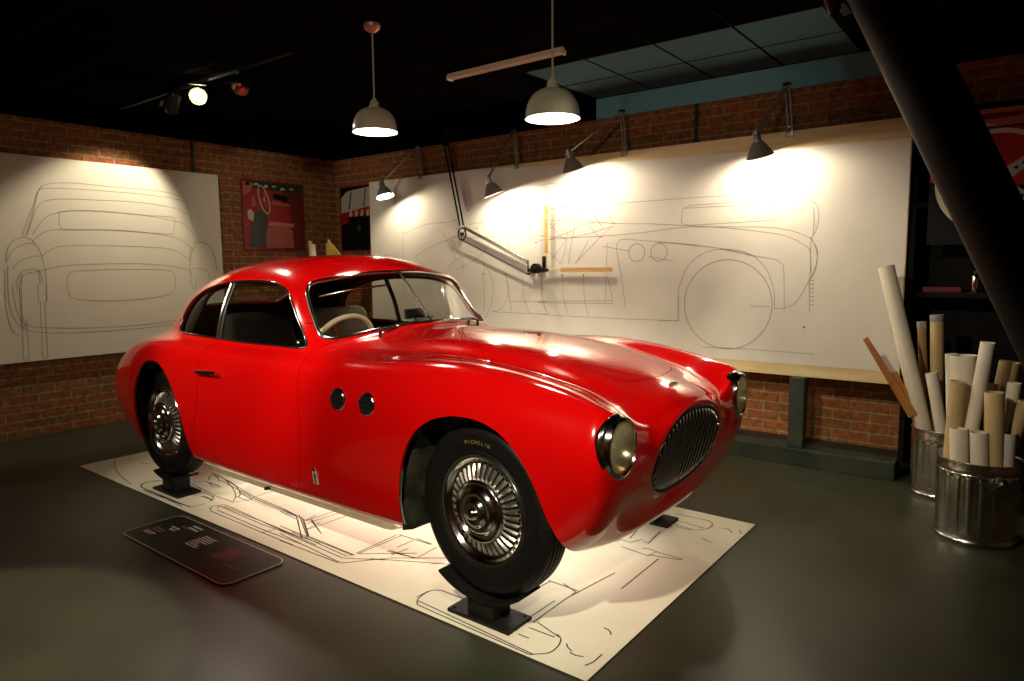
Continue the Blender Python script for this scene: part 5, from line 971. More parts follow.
def rrect(x0, y0, x1, y1, r, n=8):
    out = []
    for cx, cy, a in ((x1-r,y1-r,0),(x0+r,y1-r,90),(x0+r,y0+r,180),(x1-r,y0+r,270)):
        out += [(cx+r*math.cos(math.radians(a+90*i/n)), cy+r*math.sin(math.radians(a+90*i/n))) for i in range(n+1)]
    return out
t = tag(empty('floor_sign', (-.29,-.935,0)), 'flat dark information sign with rounded corners on the floor beside the drawing sheet', 'sign')
SIGNM = noisy(mat('dark_sign_print', (.012,.012,.008), .42, spec=.35), (.010,.010,.006), (.018,.018,.012), 3, 4)
bm = bmesh.new(); prism(bm, rrect(-.765,-1.085,.175,-.790,.05), 0, .006); adopt(obj('sign_plate', bm, SIGNM), t)
bm = bmesh.new(); R_ = rrect(-.765,-1.085,.175,-.790,.05); strokes(bm, [R_+[R_[0]]], .0045, Matrix.Translation((0,0,.006)), .0008); adopt(obj('sign_edge', bm, mat('clear_acrylic_edge', (.62,.58,.45), .25, .3)), t)
WH = mat('white_print', (.42,.41,.36), .5); RD = mat('red_print', (.26,.03,.02), .5); BR = mat('brown_print', (.16,.07,.04), .5)
def dashes(x, y0, rows, m, h=.0075, name='printed_lines'):
    bm = bmesh.new(); rnd = random.Random(int(x*1000))
    for k, (dx, wd) in enumerate(rows):
        y = y0 - k*h*1.9; xx = x+dx; end = xx+wd
        while xx < end:
            w = min(end-xx, rnd.uniform(.010,.028)); bx(bm, (xx, y, .006), (xx+w, y+h, .0066)); xx += w+.005
    adopt(obj(name, bm, m), t)
dashes(-.585, -.835, [(.03,.085),(.03,.085)], WH, .013); dashes(-.600, -.870, [(0,.06)], RD, .012); dashes(-.640, -.900, [(0,.07),(.02,.05)], WH, .011); dashes(-.70,-.95,[(0,.085),(0,.085)],BR,.010); dashes(-.70,-.995,[(0,.09),(.0,.07)],WH,.007)
dashes(-.385, -.865, [(.0,.105),(.0,.10),(.0,.11),(.0,.105),(.0,.06),(.0,.09),(.0,.10)], WH, .0085)
dashes(-.16, -.865, [(0,.12),(0,.115),(0,.12),(0,.11),(0,.12),(0,.12),(0,.06)], RD, .0085); dashes(-.02,-.975,[(0,.10)],RD,.0085)

# ------------------------------------------------------------------ wheel stands
def stand(x, y, rear, lo=-.62, hi=.60):
    w = empty('wheel_stand', (x, y, .003))
    bm = bmesh.new(); bx(bm, (-.145,-.070,0), (.145,.070,.014), None, .002); p = obj('base_plate', bm, STEELBLK, w)
    for sx in (-1,1):
        for sy in (-1,1):
            bm = bmesh.new(); cyl(bm, (sx*.125, sy*.052, .013), (sx*.125, sy*.052, .0155), .006, n=14); obj('bolt_hole', bm, BLACK, w)
    bm = bmesh.new(); bx(bm, (-.062,-.050,.014), (.062,.050,.100), None, .003); obj('post', bm, STEELBLK, w)
    # curved cradle under the tyre
    bm = bmesh.new(); R0 = .324; vs = []
    for a in np.linspace(lo,hi,26):
        q = []
        for rr in (R0, R0+.010):
            for yy in (-.064,.064): q.append(bm.verts.new((rr*math.sin(a), yy, .416-rr*math.cos(a)-.003)))
        vs.append(q)
    for A, B in zip(vs, vs[1:]):
        for i, j in ((0,1),(1,3),(3,2),(2,0)): bm.faces.new((A[i], A[j], B[j], B[i]))
    bm.faces.new([vs[0][i] for i in (0,1,3,2)]); bm.faces.new([vs[-1][i] for i in (0,1,3,2)])
    obj('tyre_cradle', bm, STEELBLK, w, 40)
    return w
G = 'wheel stands under the four tyres'
for x, y, l in ((1.178,-.615,'black steel stand under the near front tyre, nearest the camera'),(-1.178,-.605,'black steel stand under the near rear tyre, at the left end of the sheet'),(1.20,.615,'black steel stand under the far front tyre, only its plate showing below the nose'),(-1.178,.605,'black steel stand under the far rear tyre, hidden behind the car')):
    tag(stand(x, y, 0, *((-.62,.60) if x > 0 else (-.42,.42))), l, 'stand', G)

# ------------------------------------------------------------------ clamp lamps on the board
SHADE = noisy(mat('grey_enamel_shade', (.20,.19,.16), .4), (.18,.17,.145), (.23,.22,.185), 10, 4)
SHIN = mat('white_shade_inside', (.85,.82,.74), .5)
BULB = mat('lit_bulb', (1,.9,.7), .3, emit=(1,.80,.52), estr=14)
ARM = noisy(mat('satin_steel_arm', (.42,.40,.36), .35, 1.), (.38,.36,.32), (.50,.48,.43), 20, 3)
def add_light(kind, name, loc, energy, color=(1,.83,.6), size=.03, target=None, angle=None, blend=.3):
    l = bpy.data.lights.new(name, kind); l.energy = energy; l.color = color
    if kind == 'AREA': l.shape = 'DISK'; l.size = size
    else: l.shadow_soft_size = size
    if kind == 'SPOT': l.spot_size = math.radians(angle); l.spot_blend = blend
    o = bpy.data.objects.new(name, l); COL.objects.link(o); o.location = loc
    if target is not None: o.rotation_euler = (Vector(target)-Vector(loc)).to_track_quat('-Z','Y').to_euler()
    return o
def clamp_lamp(T, H, axis, label, E):
    root = empty('clamp_lamp', (T[0]+.03, 2.10, 2.113)); tag(root, label, 'lamp', 'clamp lamps along the drawing board')
    T, H = Vector(T), Vector(H); base = Vector((T.x+.03, 2.10, 2.113))
    bm = bmesh.new(); bx(bm, (base.x-.022, 2.080, 2.075), (base.x+.022, 2.0965, 2.128), None, .003); bx(bm, (base.x-.022, 2.126, 2.075), (base.x+.022, 2.142, 2.128), None, .003); bx(bm, (base.x-.022, 2.080, 2.1145), (base.x+.022, 2.142, 2.128), None, .002); cyl(bm, base, base+Vector((0,0,.03)), .009); cyl(bm, (base.x,2.135,2.095), (base.x,2.16,2.095), .006)
    adopt(obj('clamp', bm, ARM, None, 40), root)
    def twin(name, a, b, off, extra=True):
        bm = bmesh.new(); d = (b-a).normalized(); s_ = Vector(off)
        for k in (-1, 1): cyl(bm, a+s_*k, b+s_*k, .0052, n=10)
        if extra:
            for tt in (.06, .94): cyl(bm, a.lerp(b,tt)-s_*1.3, a.lerp(b,tt)+s_*1.3, .006, n=10)
            # tension spring
            n_ = 60; A = a.lerp(b,.10); B = a.lerp(b,.38); u = d.orthogonal().normalized(); v = d.cross(u)
            tube(bm, [A.lerp(B, q/n_)+(u*math.cos(q*2.1)+v*math.sin(q*2.1))*.006 for q in range(n_+1)], .0014, 5)
        return adopt(obj(name, bm, ARM, None, 40), root)
    twin('lower_arm', base+Vector((0,0,.02)), T, (.012,0,0))
    bm = bmesh.new(); ball(bm, T, .014, 8); cyl(bm, T-Vector((.024,0,0)), T+Vector((.024,0,0)), .010, n=14); adopt(obj('elbow_joint', bm, STEELBLK, None, 40), root)
    ax = Vector(axis).normalized()
    n1 = H - ax*.02
    twin('upper_arm', T, n1, (.013,.0,.005))
    M, _ = frame(H, H+ax)
    bm = bmesh.new(); lathe(bm, [(.0001,-.045),(.016,-.043),(.019,-.036),(.019,-.028),(.023,-.026),(.024,.018),(.027,.024)], M, 32)
    for z in (-.02,-.012,-.004,.004,.012): lathe(bm, [(.024,z-.002),(.0265,z),(.024,z+.002)], M, 28)
    adopt(obj('lamp_socket', bm, ARM, None, 40), root)
    bm = bmesh.new(); lathe(bm, [(.026,.020),(.034,.028),(.050,.052),(.066,.080),(.0795,.108),(.082,.111),(.081,.114)], M, 48); sh = adopt(obj('lamp_shade', bm, SHADE, None, 50), root)
    bm = bmesh.new(); lathe(bm, [(.081,.114),(.0775,.108),(.064,.081),(.048,.053),(.032,.030),(.020,.024)], M, 48); adopt(obj('shade_lining', bm, SHIN, None, 50), sh)
    bm = bmesh.new(); c = H+ax*.056; ball(bm, c, .022, 12); lathe(bm, [(.013,.020),(.014,.034),(.020,.048)], M, 24); adopt(obj('light_bulb', bm, BULB, None, 60), root)
    add_light('POINT', 'lamp_light', H+ax*.090, E, (1,.86,.66), .022)
CL = 'grey clamp lamp on the drawing board, '
clamp_lamp((-1.869,2.10,2.383), (-2.10,1.86,2.032), (.30,.02,-.95), CL+'leftmost, its glowing opening turned into view', 11)
clamp_lamp((-.761,2.10,2.393), (-.826,1.85,1.965), (.20,.28,-.93), CL+'just right of the hanging drafting arm', 22)
clamp_lamp((.227,2.10,2.402), (-.065,1.85,2.088), (.14,.30,-.93), CL+'below the right-hand pendant', 22)
clamp_lamp((1.391,2.10,2.403), (1.297,1.85,2.050), (.10,.32,-.93), CL+'nearest the leaning black column', 21)

# ------------------------------------------------------------------ drafting machine
t = tag(empty('drafting_machine', (-1.48,2.09,2.40)), 'steel drafting machine arm hanging over the side-view drawing with two yellow rulers', 'drafting machine')
YD = 2.065
def bar(name, a, b, r=.005, m=ARM, par=t, n=10):
    bm = bmesh.new(); cyl(bm, a, b, r, n=n); return adopt(obj(name, bm, m, None, 40), par)
A0, A1, A2 = Vector((-1.487,YD,2.345)), Vector((-1.318,YD,1.62)), Vector((-.585,YD,1.262))
bm = bmesh.new(); cyl(bm, (-1.478,YD+.03,2.49), (-1.497,YD,2.42), .010); cyl(bm, (-1.497,YD,2.42), A0, .009); bx(bm, (-1.52,2.06,2.47), (-1.44,2.348,2.50), None, .004); adopt(obj('wall_bracket', bm, STEELBLK, None, 40), t)
bm = bmesh.new()
for o_ in (-.021, .021): cyl(bm, A0+Vector((o_,0,0)), A1+Vector((o_,0,.02)), .0075, n=12)
cyl(bm, A0-Vector((.03,0,0)), A0+Vector((.03,0,0)), .012, n=12); adopt(obj('upper_arm', bm, STEELBLK, None, 40), t)
bm = bmesh.new(); d = (A2-A1).normalized(); nrm = Vector((d.z,0,-d.x))
c1 = Vector((-1.305,YD-.012,1.565))
tube(bm, [c1+Vector((.045*math.cos(a),0,.052*math.sin(a))) for a in np.linspace(0,2*PI,40,endpoint=False)], .006, 8, closed=True)
for k in range(3):
    a = .5+2*PI*k/3; cyl(bm, c1, c1+Vector((.045*math.cos(a),0,.052*math.sin(a))), .004, n=8)
cyl(bm, c1-Vector((0,.012,0)), c1+Vector((0,.015,0)), .014, n=18); adopt(obj('elbow_disc', bm, STEELBLK, None, 40), t)
bm = bmesh.new(); cyl(bm, c1+Vector((.03,0,.058)), (-.600,YD,1.325), .0095, n=12); adopt(obj('forearm_tube', bm, noisy(mat('olive_steel_tube', (.22,.20,.13), .35, .8), (.20,.18,.11), (.27,.25,.17), 10, 3), None, 40), t)
bar('forearm_rod', c1+Vector((.03,-.003,.045)), (-.605,YD-.004,1.305), .004, STEELBLK)
bar('forearm_rod', c1+Vector((0,0,-.052)), (-.600,YD,1.215), .0045, STEELBLK)
pts = [c1.lerp(Vector((-.60,YD,1.26)), .12+.34*q/70)+Vector((.004*math.cos(q*1.7),.004*math.sin(q*1.7),.004*math.cos(q*1.7))) for q in range(71)]
bm = bmesh.new(); tube(bm, pts, .0014, 5); adopt(obj('balance_spring', bm, ARM), t)
bm = bmesh.new(); cyl(bm, (-.51,YD+.01,1.262), (-.51,YD-.035,1.262), .040, n=28); cyl(bm, (-.51,YD-.035,1.262), (-.51,YD-.06,1.262), .022, .018, 20); bx(bm, (-.60,YD-.01,1.235), (-.40,YD+.006,1.262), None, .003); bx(bm, (-.455,YD-.008,1.25), (-.425,YD+.008,1.36), None, .003)
cyl(bm, (-.60,YD,1.325), (-.60,YD,1.215), .006, n=10); cyl(bm, (-.60,YD,1.215), (-.52,YD,1.25), .006, n=10); adopt(obj('protractor_head', bm, STEELBLK, None, 40), t)
RULER = noisy(mat('yellow_boxwood', (.66,.42,.15), .45), (.60,.37,.12), (.73,.48,.19), 4, 5, stretch=(1,1,10)); CLR = mat('clear_ruler_edge', (.80,.68,.42), .3)
for nm, lo, hi in (('vertical_ruler', (-.438,YD+.004,1.385), (-.405,YD+.012,1.758)), ('horizontal_ruler', (-.285,YD+.004,1.235), (.175,YD+.012,1.268))):
    bm = bmesh.new(); bx(bm, lo, hi, None, .001); r_ = adopt(obj('ruler', bm, RULER), t)
bm = bmesh.new(); bx(bm, (-.430,YD+.004,1.275), (-.412,YD+.011,1.385), None, .001); bx(bm, (-.40,YD+.004,1.243), (-.285,YD+.011,1.262), None, .001); adopt(obj('ruler_clamp', bm, CLR), t)

# ------------------------------------------------------------------ pendants
PEND = noisy(mat('olive_cream_enamel', (.62,.56,.40), .22, coat=.5), (.58,.53,.37), (.66,.60,.43), 6, 3)
BRASS = mat('copper_fitting', (.50,.30,.20), .4, .6); CORD = mat('pale_cord', (.45,.40,.30), .6)
PBULB = mat('pendant_bulb', (1,.95,.85), .3, emit=(1,.90,.72), estr=30)
def pendant(x, y, z, label, E):
    root = tag(empty('pendant_lamp', (x, y, ZC)), label, 'lamp', 'pendant lamps')
    bm = bmesh.new(); lathe(bm, [(.045,0),(.047,-.010),(.040,-.026),(.022,-.040),(.008,-.046),(.0001,-.047)], Matrix.Translation((x,y,ZC)), 32); adopt(obj('ceiling_rose', bm, BRASS, None, 50), root)
    bm = bmesh.new(); cyl(bm, (x,y,ZC-.04), (x,y,z+.165), .0045, n=10); adopt(obj('cord', bm, CORD, None, 50), root)
    M = Matrix.Translation((x,y,z))
    bm = bmesh.new(); lathe(bm, [(.0001,.178),(.010,.176),(.013,.165),(.021,.160),(.024,.150),(.024,.138),(.030,.134),(.030,.124)], M, 32); adopt(obj('lamp_cap', bm, PEND, None, 50), root)
    bm = bmesh.new(); prof = [(.030+.090*math.sin(a)**1.0, .124*math.cos(a)**.9) for a in np.linspace(0, PI/2-.001, 16)]
    lathe(bm, prof+[(.122,-.001),(.1225,-.004)], M, 64); sh = adopt(obj('lamp_shade', bm, PEND, None, 60), root)
    bm = bmesh.new(); lathe(bm, [(r-.003, max(zz-.003,-.003)) for r, zz in prof][::-1]+[(.001,.120)], M, 64); adopt(obj('shade_lining', bm, SHIN, None, 60), sh)
    bm = bmesh.new(); ball(bm, (x,y,z+.045), .030, 14); lathe(bm, [(.014,.075),(.014,.12)], M, 20); adopt(obj('light_bulb', bm, PBULB, None, 60), root)
    add_light('POINT', 'pendant_light', (x,y,z+.004), E, (1,.90,.74), .03)
pendant(-.197, .115, 2.017, 'left pendant lamp, its ceiling rose and whole cord in view', 10)
pendant(.975, .105, 1.930, 'right pendant lamp, its cord leaving the top of the photo', 10)

# ------------------------------------------------------------------ ceiling fittings
t = tag(empty('fluorescent_batten', (-.07,1.08,ZC)), 'unlit cream fluorescent batten under the black ceiling behind the pendants', 'light')
BAT = mat('cream_batten', (.74,.66,.48), .5)
bm = bmesh.new(); bx(bm, (-.535,1.066,2.553), (.392,1.094,ZC), None, .003); adopt(obj('batten_body', bm, BAT), t)
bm = bmesh.new()
for y_ in (1.064, 1.096): cyl(bm, (-.52,y_,2.546), (.378,y_,2.546), .008, n=16)
adopt(obj('fluorescent_tube', bm, mat('unlit_tube', (.78,.70,.54), .3), None, 40), t)
bm = bmesh.new()
for x_ in (-.532,.378): bx(bm, (x_,1.052,2.534), (x_+.014,1.108,2.565), None, .002)
adopt(obj('tube_holder', bm, BAT), t)
bm = bmesh.new(); bx(bm, (-3.2,.085,ZC-.022), (-.9,.115,ZC), None, .002); tag(obj('lighting_track', bm, STEELBLK), 'black lighting track on the ceiling above the car roof', 'track')
def spot(loc, tgt, label, lit=None, r=.055):
    loc = Vector(loc); root = tag(empty('spotlight', (loc.x, loc.y, ZC-.022)), label, 'spotlight', 'black ceiling spotlights'); M, _ = frame(loc, tgt)
    top = ZC-.022 if abs(loc.y-.1) < .1 and loc.x < 0 else ZC
    bm = bmesh.new(); bx(bm, (loc.x-.05, loc.y-.014, top-.022), (loc.x+.05, loc.y+.014, top), None, .002); cyl(bm, (loc.x,loc.y,top-.02), loc, .008); adopt(obj('mounting_arm', bm, STEELBLK, None, 40), root)
    bm = bmesh.new(); lathe(bm, [(.0001,-.10),(r*.7,-.098),(r*.85,-.085),(r*.9,-.03),(r,0),(r,.055),(r*.97,.058)], M, 32); h = adopt(obj('lamp_housing', bm, BLACKGLOSS, None, 40), root)
    for z in (-.075,-.06,-.045): 
        pass
    bm = bmesh.new(); lathe(bm, [(r*.95,.056),(r*.85,.02),(r*.45,-.01),(.0001,-.012)], M, 32); adopt(obj('lamp_reflector', bm, REFLECTOR, None, 50), h)
    if lit:
        bm = bmesh.new(); lathe(bm, [(.0001,.034),(r*.62,.034)], M, 32); adopt(obj('glowing_lens', bm, lit), h)
    # barn door
    bm = bmesh.new(); bx(bm, (-r*.9,r*.95,.05), (r*.9,r*.95+.003,.11), M @ Matrix.Rotation(-.25,4,'X')); adopt(obj('barn_door', bm, ARM if r > .05 else BLACKGLOSS), h)
HOT = mat('hot_spot_lens', (1,1,1), .3, emit=(1,.90,.70), estr=120)
spot((-2.00,.10,2.485), (1.4,-1.6,.9), 'ceiling spotlight shining brightly towards the camera above the left brick wall', HOT, .06)
spot((-1.44,.10,2.47), (-.9,-1.2,.6), 'unlit ceiling spotlight seen from the side, right of the glaring one')
spot((-2.36,.10,2.48), (-3.3,.2,1.6), 'dim ceiling spotlight aimed at the left cream panel, left of the glaring one')
spot((1.86,1.12,2.515), (2.5,1.9,.6), 'small ceiling spotlight glinting alone near the top of the leaning column', None, .030)
# tubes: top, point at the rim, radius, material, label, capped
TUBES_A = [
 ((2.026,1.9,1.265),(2.262,1.9,0.334),0.0423,"WTUBE",'long white tube, the tallest, leaning left out of the smaller bin',0),
 ((2.046,2,0.922),(2.2,2,0.358),0.0261,"KRAFT",'brown tube with a grey cap just right of the wooden strip',1),
 ((2.281,1.85,0.687),(2.346,1.85,0.368),0.0300,"WTUBE",'narrow cream tube with a dark open end leaning against the long white one',0),
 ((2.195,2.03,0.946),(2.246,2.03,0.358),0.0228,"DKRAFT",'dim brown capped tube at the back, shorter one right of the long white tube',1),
 ((2.276,2,0.989),(2.307,2,0.372),0.0335,"KRAFT",'straight brown tube with a grey cap against the black shelf unit',1),
]
TUBES_B = [
 ((2.386,1.43,0.847),(2.421,1.43,0.348),0.0267,"GTUBE",'slim grey-white tube just left of the wide white roll in the larger bin',0),
 ((2.452,1.39,0.846),(2.484,1.39,0.368),0.0569,"WTUBE",'widest white roll, standing at the rear of the larger bin',0),
 ((2.548,1.29,0.924),(2.495,1.29,0.359),0.0294,"WTUBE",'tall cream tube leaning right out of the larger bin',0),
 ((2.436,1.285,0.737),(2.415,1.285,0.395),0.0326,"KRAFT",'brown tube leaning over the left rim of the larger bin',0),
 ((2.455,1.22,0.525),(2.465,1.22,0.371),0.0368,"WTUBE",'short white tube at the front left of the larger bin',0),
 ((2.513,1.27,0.523),(2.519,1.27,0.368),0.0276,"GTUBE",'short greyish tube half hidden between two short white ones',0),
 ((2.542,1.2,0.523),(2.553,1.2,0.377),0.0359,"WTUBE",'short white tube at the front middle of the larger bin',0),
 ((2.592,1.225,0.707),(2.619,1.225,0.369),0.0378,"KRAFT",'upright brown tube with an open end in the front of the larger bin',0),
 ((2.66,1.25,0.525),(2.661,1.25,0.384),0.0333,"GTUBE",'short pale tube at the right rim of the larger bin',0),
 ((2.655,1.335,0.742),(2.631,1.335,0.405),0.0271,"WTUBE",'pale leaning tube behind the upright brown one',0),
 ((2.63,1.44,0.824),(2.584,1.44,0.422),0.0418,"KRAFT",'thick brown tube leaning right, partly behind the column',0),
 ((2.704,1.3,0.667),(2.649,1.3,0.439),0.0311,"KRAFT",'brown tube leaning right, cut by the photo edge',0),
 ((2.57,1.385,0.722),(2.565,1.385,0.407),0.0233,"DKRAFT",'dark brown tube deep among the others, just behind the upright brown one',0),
]
STRIP = ((1.945,1.87,0.857),(2.089,1.87,0.655),(2.251,1.87,0.35))
# ------------------------------------------------------------------ leaning column
t = tag(empty('leaning_column', (3.16,0,0)), 'thick black-green steel column leaning across the right side of the room', 'column')
a, b = Vector((3.232,0,.004)), Vector((2.060,0,2.575))
COLM = noisy(mat('black_green_steel', (.010,.011,.007), .55, spec=.2), (.008,.009,.0055), (.013,.014,.009), 6, 4)
bm = bmesh.new(); cyl(bm, a+Vector((-.02,0,.04)), b-Vector((-.02,0,.04)), .087, n=64); adopt(obj('column_shaft', bm, COLM, None, 30), t)
bm = bmesh.new(); bx(bm, (a.x-.17,-.15,0), (a.x+.15,.15,.02), None, .003); adopt(obj('base_plate', bm, COLM), t)
bm = bmesh.new(); bx(bm, (b.x-.15,-.15,ZC-.02), (b.x+.15,.15,ZC-.001), None, .003); adopt(obj('head_plate', bm, COLM), t)

# ------------------------------------------------------------------ galvanised bins
GALV = noisy(mat('galvanised_steel', (.60,.58,.50), .26, 1.), (.46,.44,.37), (.70,.68,.60), 7, 7, rough=(.16,.34))
def bin_(x, y, r, h, label, handle=False):
    root = tag(empty('galvanised_bin', (x, y, 0)), label, 'bin', 'galvanised bins of paper tubes'); n = 160; M = Matrix.Translation((x,y,0))
    bm = bmesh.new(); prof = [(.955,0),(.985,.006),(.99,.016),(.955,.024),(.945,.034),(.945,.046)] + [(.945+.055*(z-.046)/(h-.10), z) for z in np.linspace(.05, h-.055, 14)] + [(.985,h-.05),(1.0,h-.035),(.99,h-.022),(.985,h-.010),(1.015,h-.006),(1.02,h),(1.01,h+.004),(.995,h)]
    rings = []
    for q, z in prof:
        ring = []
        flute = 1 if .05 < z < h-.06 else 0
        env = min(1, max(0, (z-.05)/.02))*min(1, max(0, (h-.055-z)/.02)) if flute else 0
        for i in range(n):
            a_ = 2*PI*i/n; k = (i % 8)
            fl = (-.006 if k in (0,1,2) else (-.003 if k in (7,3) else 0))*env
            ring.append(bm.verts.new(M @ Vector(((r*q+fl)*math.cos(a_), (r*q+fl)*math.sin(a_), z))))
        rings.append(ring)
    for A, B in zip(rings, rings[1:]):
        for i in range(n): bm.faces.new((A[i], A[(i+1)%n], B[(i+1)%n], B[i]))
    inner = []
    for q, z in ((.98,h-.002),(.93,.05),(.90,.012)):
        inner.append([bm.verts.new(M @ Vector((r*q*math.cos(2*PI*i/n), r*q*math.sin(2*PI*i/n), z))) for i in range(n)])
    for A, B in zip([rings[-1]]+inner, inner):
        for i in range(n): bm.faces.new((A[i], A[(i+1)%n], B[(i+1)%n], B[i]))
    bm.faces.new(inner[-1])
    bm.faces.new(rings[0][::-1])
    adopt(obj('bin_body', bm, GALV, None, 35), root)
    if handle:
        a_ = -1.25
        for s_ in (0,):
            c = Vector((x+r*1.0*math.cos(a_), y+r*1.0*math.sin(a_), h-.06)); o_ = Vector((math.cos(a_), math.sin(a_), 0)); tt = Vector((-o_.y,o_.x,0))
            bm = bmesh.new(); tube(bm, [c+tt*.04+o_*.004, c+tt*.042+o_*.022+Vector((0,0,-.01)), c+o_*.026+Vector((0,0,-.035)), c-tt*.042+o_*.022+Vector((0,0,-.01)), c-tt*.04+o_*.004], .0045, 8)
            for k in (-1,1): bx(bm, tuple(c+tt*.04*k-Vector((.010,.010,.012))), tuple(c+tt*.04*k+Vector((.010,.010,.012))))
            adopt(obj('bin_handle', bm, GALV, None, 40), root)
bin_(2.349, 1.945, .158, .372, 'smaller galvanised bin standing behind, holding the long white tube and the wooden strip', False)
bin_(2.542, 1.335, .170, .380, 'larger galvanised bin in front at the right edge, crowded with paper tubes', True)
bin_(-2.75, 1.68, .165, .385, 'galvanised bin on the floor hidden behind the car roof, holding the set square', False)
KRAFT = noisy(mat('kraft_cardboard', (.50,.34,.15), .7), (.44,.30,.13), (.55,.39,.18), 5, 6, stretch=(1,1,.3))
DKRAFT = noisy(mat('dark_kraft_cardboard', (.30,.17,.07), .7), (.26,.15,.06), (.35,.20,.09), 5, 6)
WTUBE = noisy(mat('white_paper_tube', (.68,.61,.47), .6), (.62,.55,.42), (.73,.66,.52), 4, 6)
GTUBE = noisy(mat('greyed_paper_tube', (.58,.55,.47), .6), (.52,.49,.41), (.63,.60,.52), 4, 6)
CAPM = mat('grey_plastic_cap', (.30,.30,.28), .5)
OWOOD = noisy(mat('orange_brown_wood', (.48,.19,.04), .45), (.36,.13,.03), (.56,.24,.06), 12, 7, stretch=(1,1,.25))
def tube_thing(T, P, r, m, label, group, cap=False, floor_z=.014, centre=None, rad=None):
    """a tube from its open top T through the point P at the rim, down to the bin's floor"""
    T, P = Vector(T), Vector(P)
    if centre is not None:
        off = Vector((P.x-centre[0], P.y-centre[1], 0)); lim = rad*.95-r
        if off.length > lim: sh = off*(lim/off.length)-off; T += sh; P += sh
    d = (P-T).normalized(); B = T + d*((T.z-floor_z-r*.45)/-d.z)
    if centre is not None:
        c = Vector((centre[0], centre[1], B.z)); off = B-c
        lim = rad*.90-r
        if off.length > lim: B = c+off*(lim/off.length)
    d = (B-T).normalized(); L = (B-T).length; M, _ = frame(B, T)
    root = tag(empty('paper_tube', tuple(B)), label, 'tube', group)
    bm = bmesh.new(); lathe(bm, [(r,0),(r,L),(r*.985,L+.001),(r*.90,L+.001),(r*.88,L-.002),(r*.88,.002),(r,0)], M, 36); adopt(obj('tube_wall', bm, m, None, 40), root)
    if cap:
        bm = bmesh.new(); lathe(bm, [(r*1.04,L-.030),(r*1.06,L-.028),(r*1.06,L),(r*1.0,L+.006),(.0001,L+.006)], M, 32); adopt(obj('end_cap', bm, CAPM, None, 40), root)
    else:
        bm = bmesh.new(); lathe(bm, [(r*.87,L-.25 if L > .3 else L*.4),(.0001,L-.25 if L > .3 else L*.4)], M, 24); adopt(obj('inner_plug', bm, DKRAFT, None, 40), root)
GA, GB = 'tubes in the smaller bin', 'tubes in the larger bin'
C1, R1 = (2.349,1.945), .158; C2, R2 = (2.542,1.335), .170
for T, P, r, m, lab, cap in TUBES_A: tube_thing(T, P, r, globals()[m], lab, GA, cap, centre=C1, rad=R1)
for T, P, r, m, lab, cap in TUBES_B: tube_thing(T, P, r, globals()[m], lab, GB, cap, centre=C2, rad=R2)
# wooden strip: two hinged lengths
T = Vector(STRIP[0]); K = Vector(STRIP[1]); P = Vector(STRIP[2]); d = (P-K).normalized(); B = K+d*((K.z-.03)/-d.z)
B = Vector((min(B.x, 2.43), B.y, .035)) if B.x > 2.43 else B
t = tag(empty('wooden_strip', tuple(B)), 'orange-brown wooden strip in two stepped lengths leaning out of the smaller bin', 'wood strip')
def plank(name, a, b, w0, w1, th, par, off=Vector((0,0,0))):
    bm = bmesh.new(); d = (Vector(b)-Vector(a)).normalized(); yv = Vector((0,1,0)); s_ = d.cross(yv).normalized(); vs = []
    for p, w in ((Vector(a), w0), (Vector(b), w1)):
        for u_, v_ in ((-1,-1),(1,-1),(1,1),(-1,1)): vs.append(bm.verts.new(p+s_*w*u_+yv*th*v_+off))
    bm.faces.new(vs[:4]); bm.faces.new(vs[4:]); 
    for i in range(4): bm.faces.new((vs[i], vs[(i+1)%4], vs[4+(i+1)%4], vs[4+i]))
    return adopt(obj(name, bm, OWOOD), par)
plank('upper_length', T, K.lerp(B,.35), .014, .024, .007, t, Vector((0,-.008,0))); plank('lower_length', T.lerp(K,.93), B, .020, .034, .008, t, Vector((.012,.008,0)))

# things standing in the bin behind the car
YEL = noisy(mat('yellow_plastic', (.72,.48,.10), .4), (.66,.43,.08), (.78,.54,.13), 5, 3)
GC3 = (-2.75,1.68)
def pole(name, x, y, ztop, bx_, by_, w, m, label, cat):
    bm = bmesh.new(); M, L = frame((bx_,by_,.016), (x,y,ztop)); bx(bm, (-w,-.006,0), (w,.006,L), M, .001); tag(obj(name, bm, m), label, cat)
pole('wooden_batten', -2.991, 1.70, 1.545, -2.80, 1.70, .018, YEL, 'thin yellow wooden batten sticking up behind the car roof, leftmost of the things there', 'batten')
tube_thing((-2.905,1.66,1.505), (-2.84,1.665,.38), .033, WTUBE, 'cream paper tube sticking up behind the car roof beside the yellow batten', 'tubes behind the car roof', centre=GC3, rad=.165)
pole('wooden_batten', -2.80, 1.76, 1.52, -2.79, 1.72, .016, KRAFT, 'short tan wooden batten showing just above the car roof between tube and set square', 'batten')
bm = bmesh.new(); p0 = [(-2.655,1.545),(-2.47,1.395),(-2.665,1.32)]
prism(bm, [(-2.60,1.548),(-2.40,1.385),(-2.50,1.32),(-2.66,1.32),(-2.70,.95),(-2.73,1.32)][0:3]+[(-2.70,.10),(-2.76,.10)], 0, .006, Matrix(((1,0,0,0),(0,0,-1,1.62),(0,1,0,0),(0,0,0,1))))
tag(obj('set_square', bm, YEL), 'yellow triangular set square standing up behind the car roof left of the dark poster', 'set square')

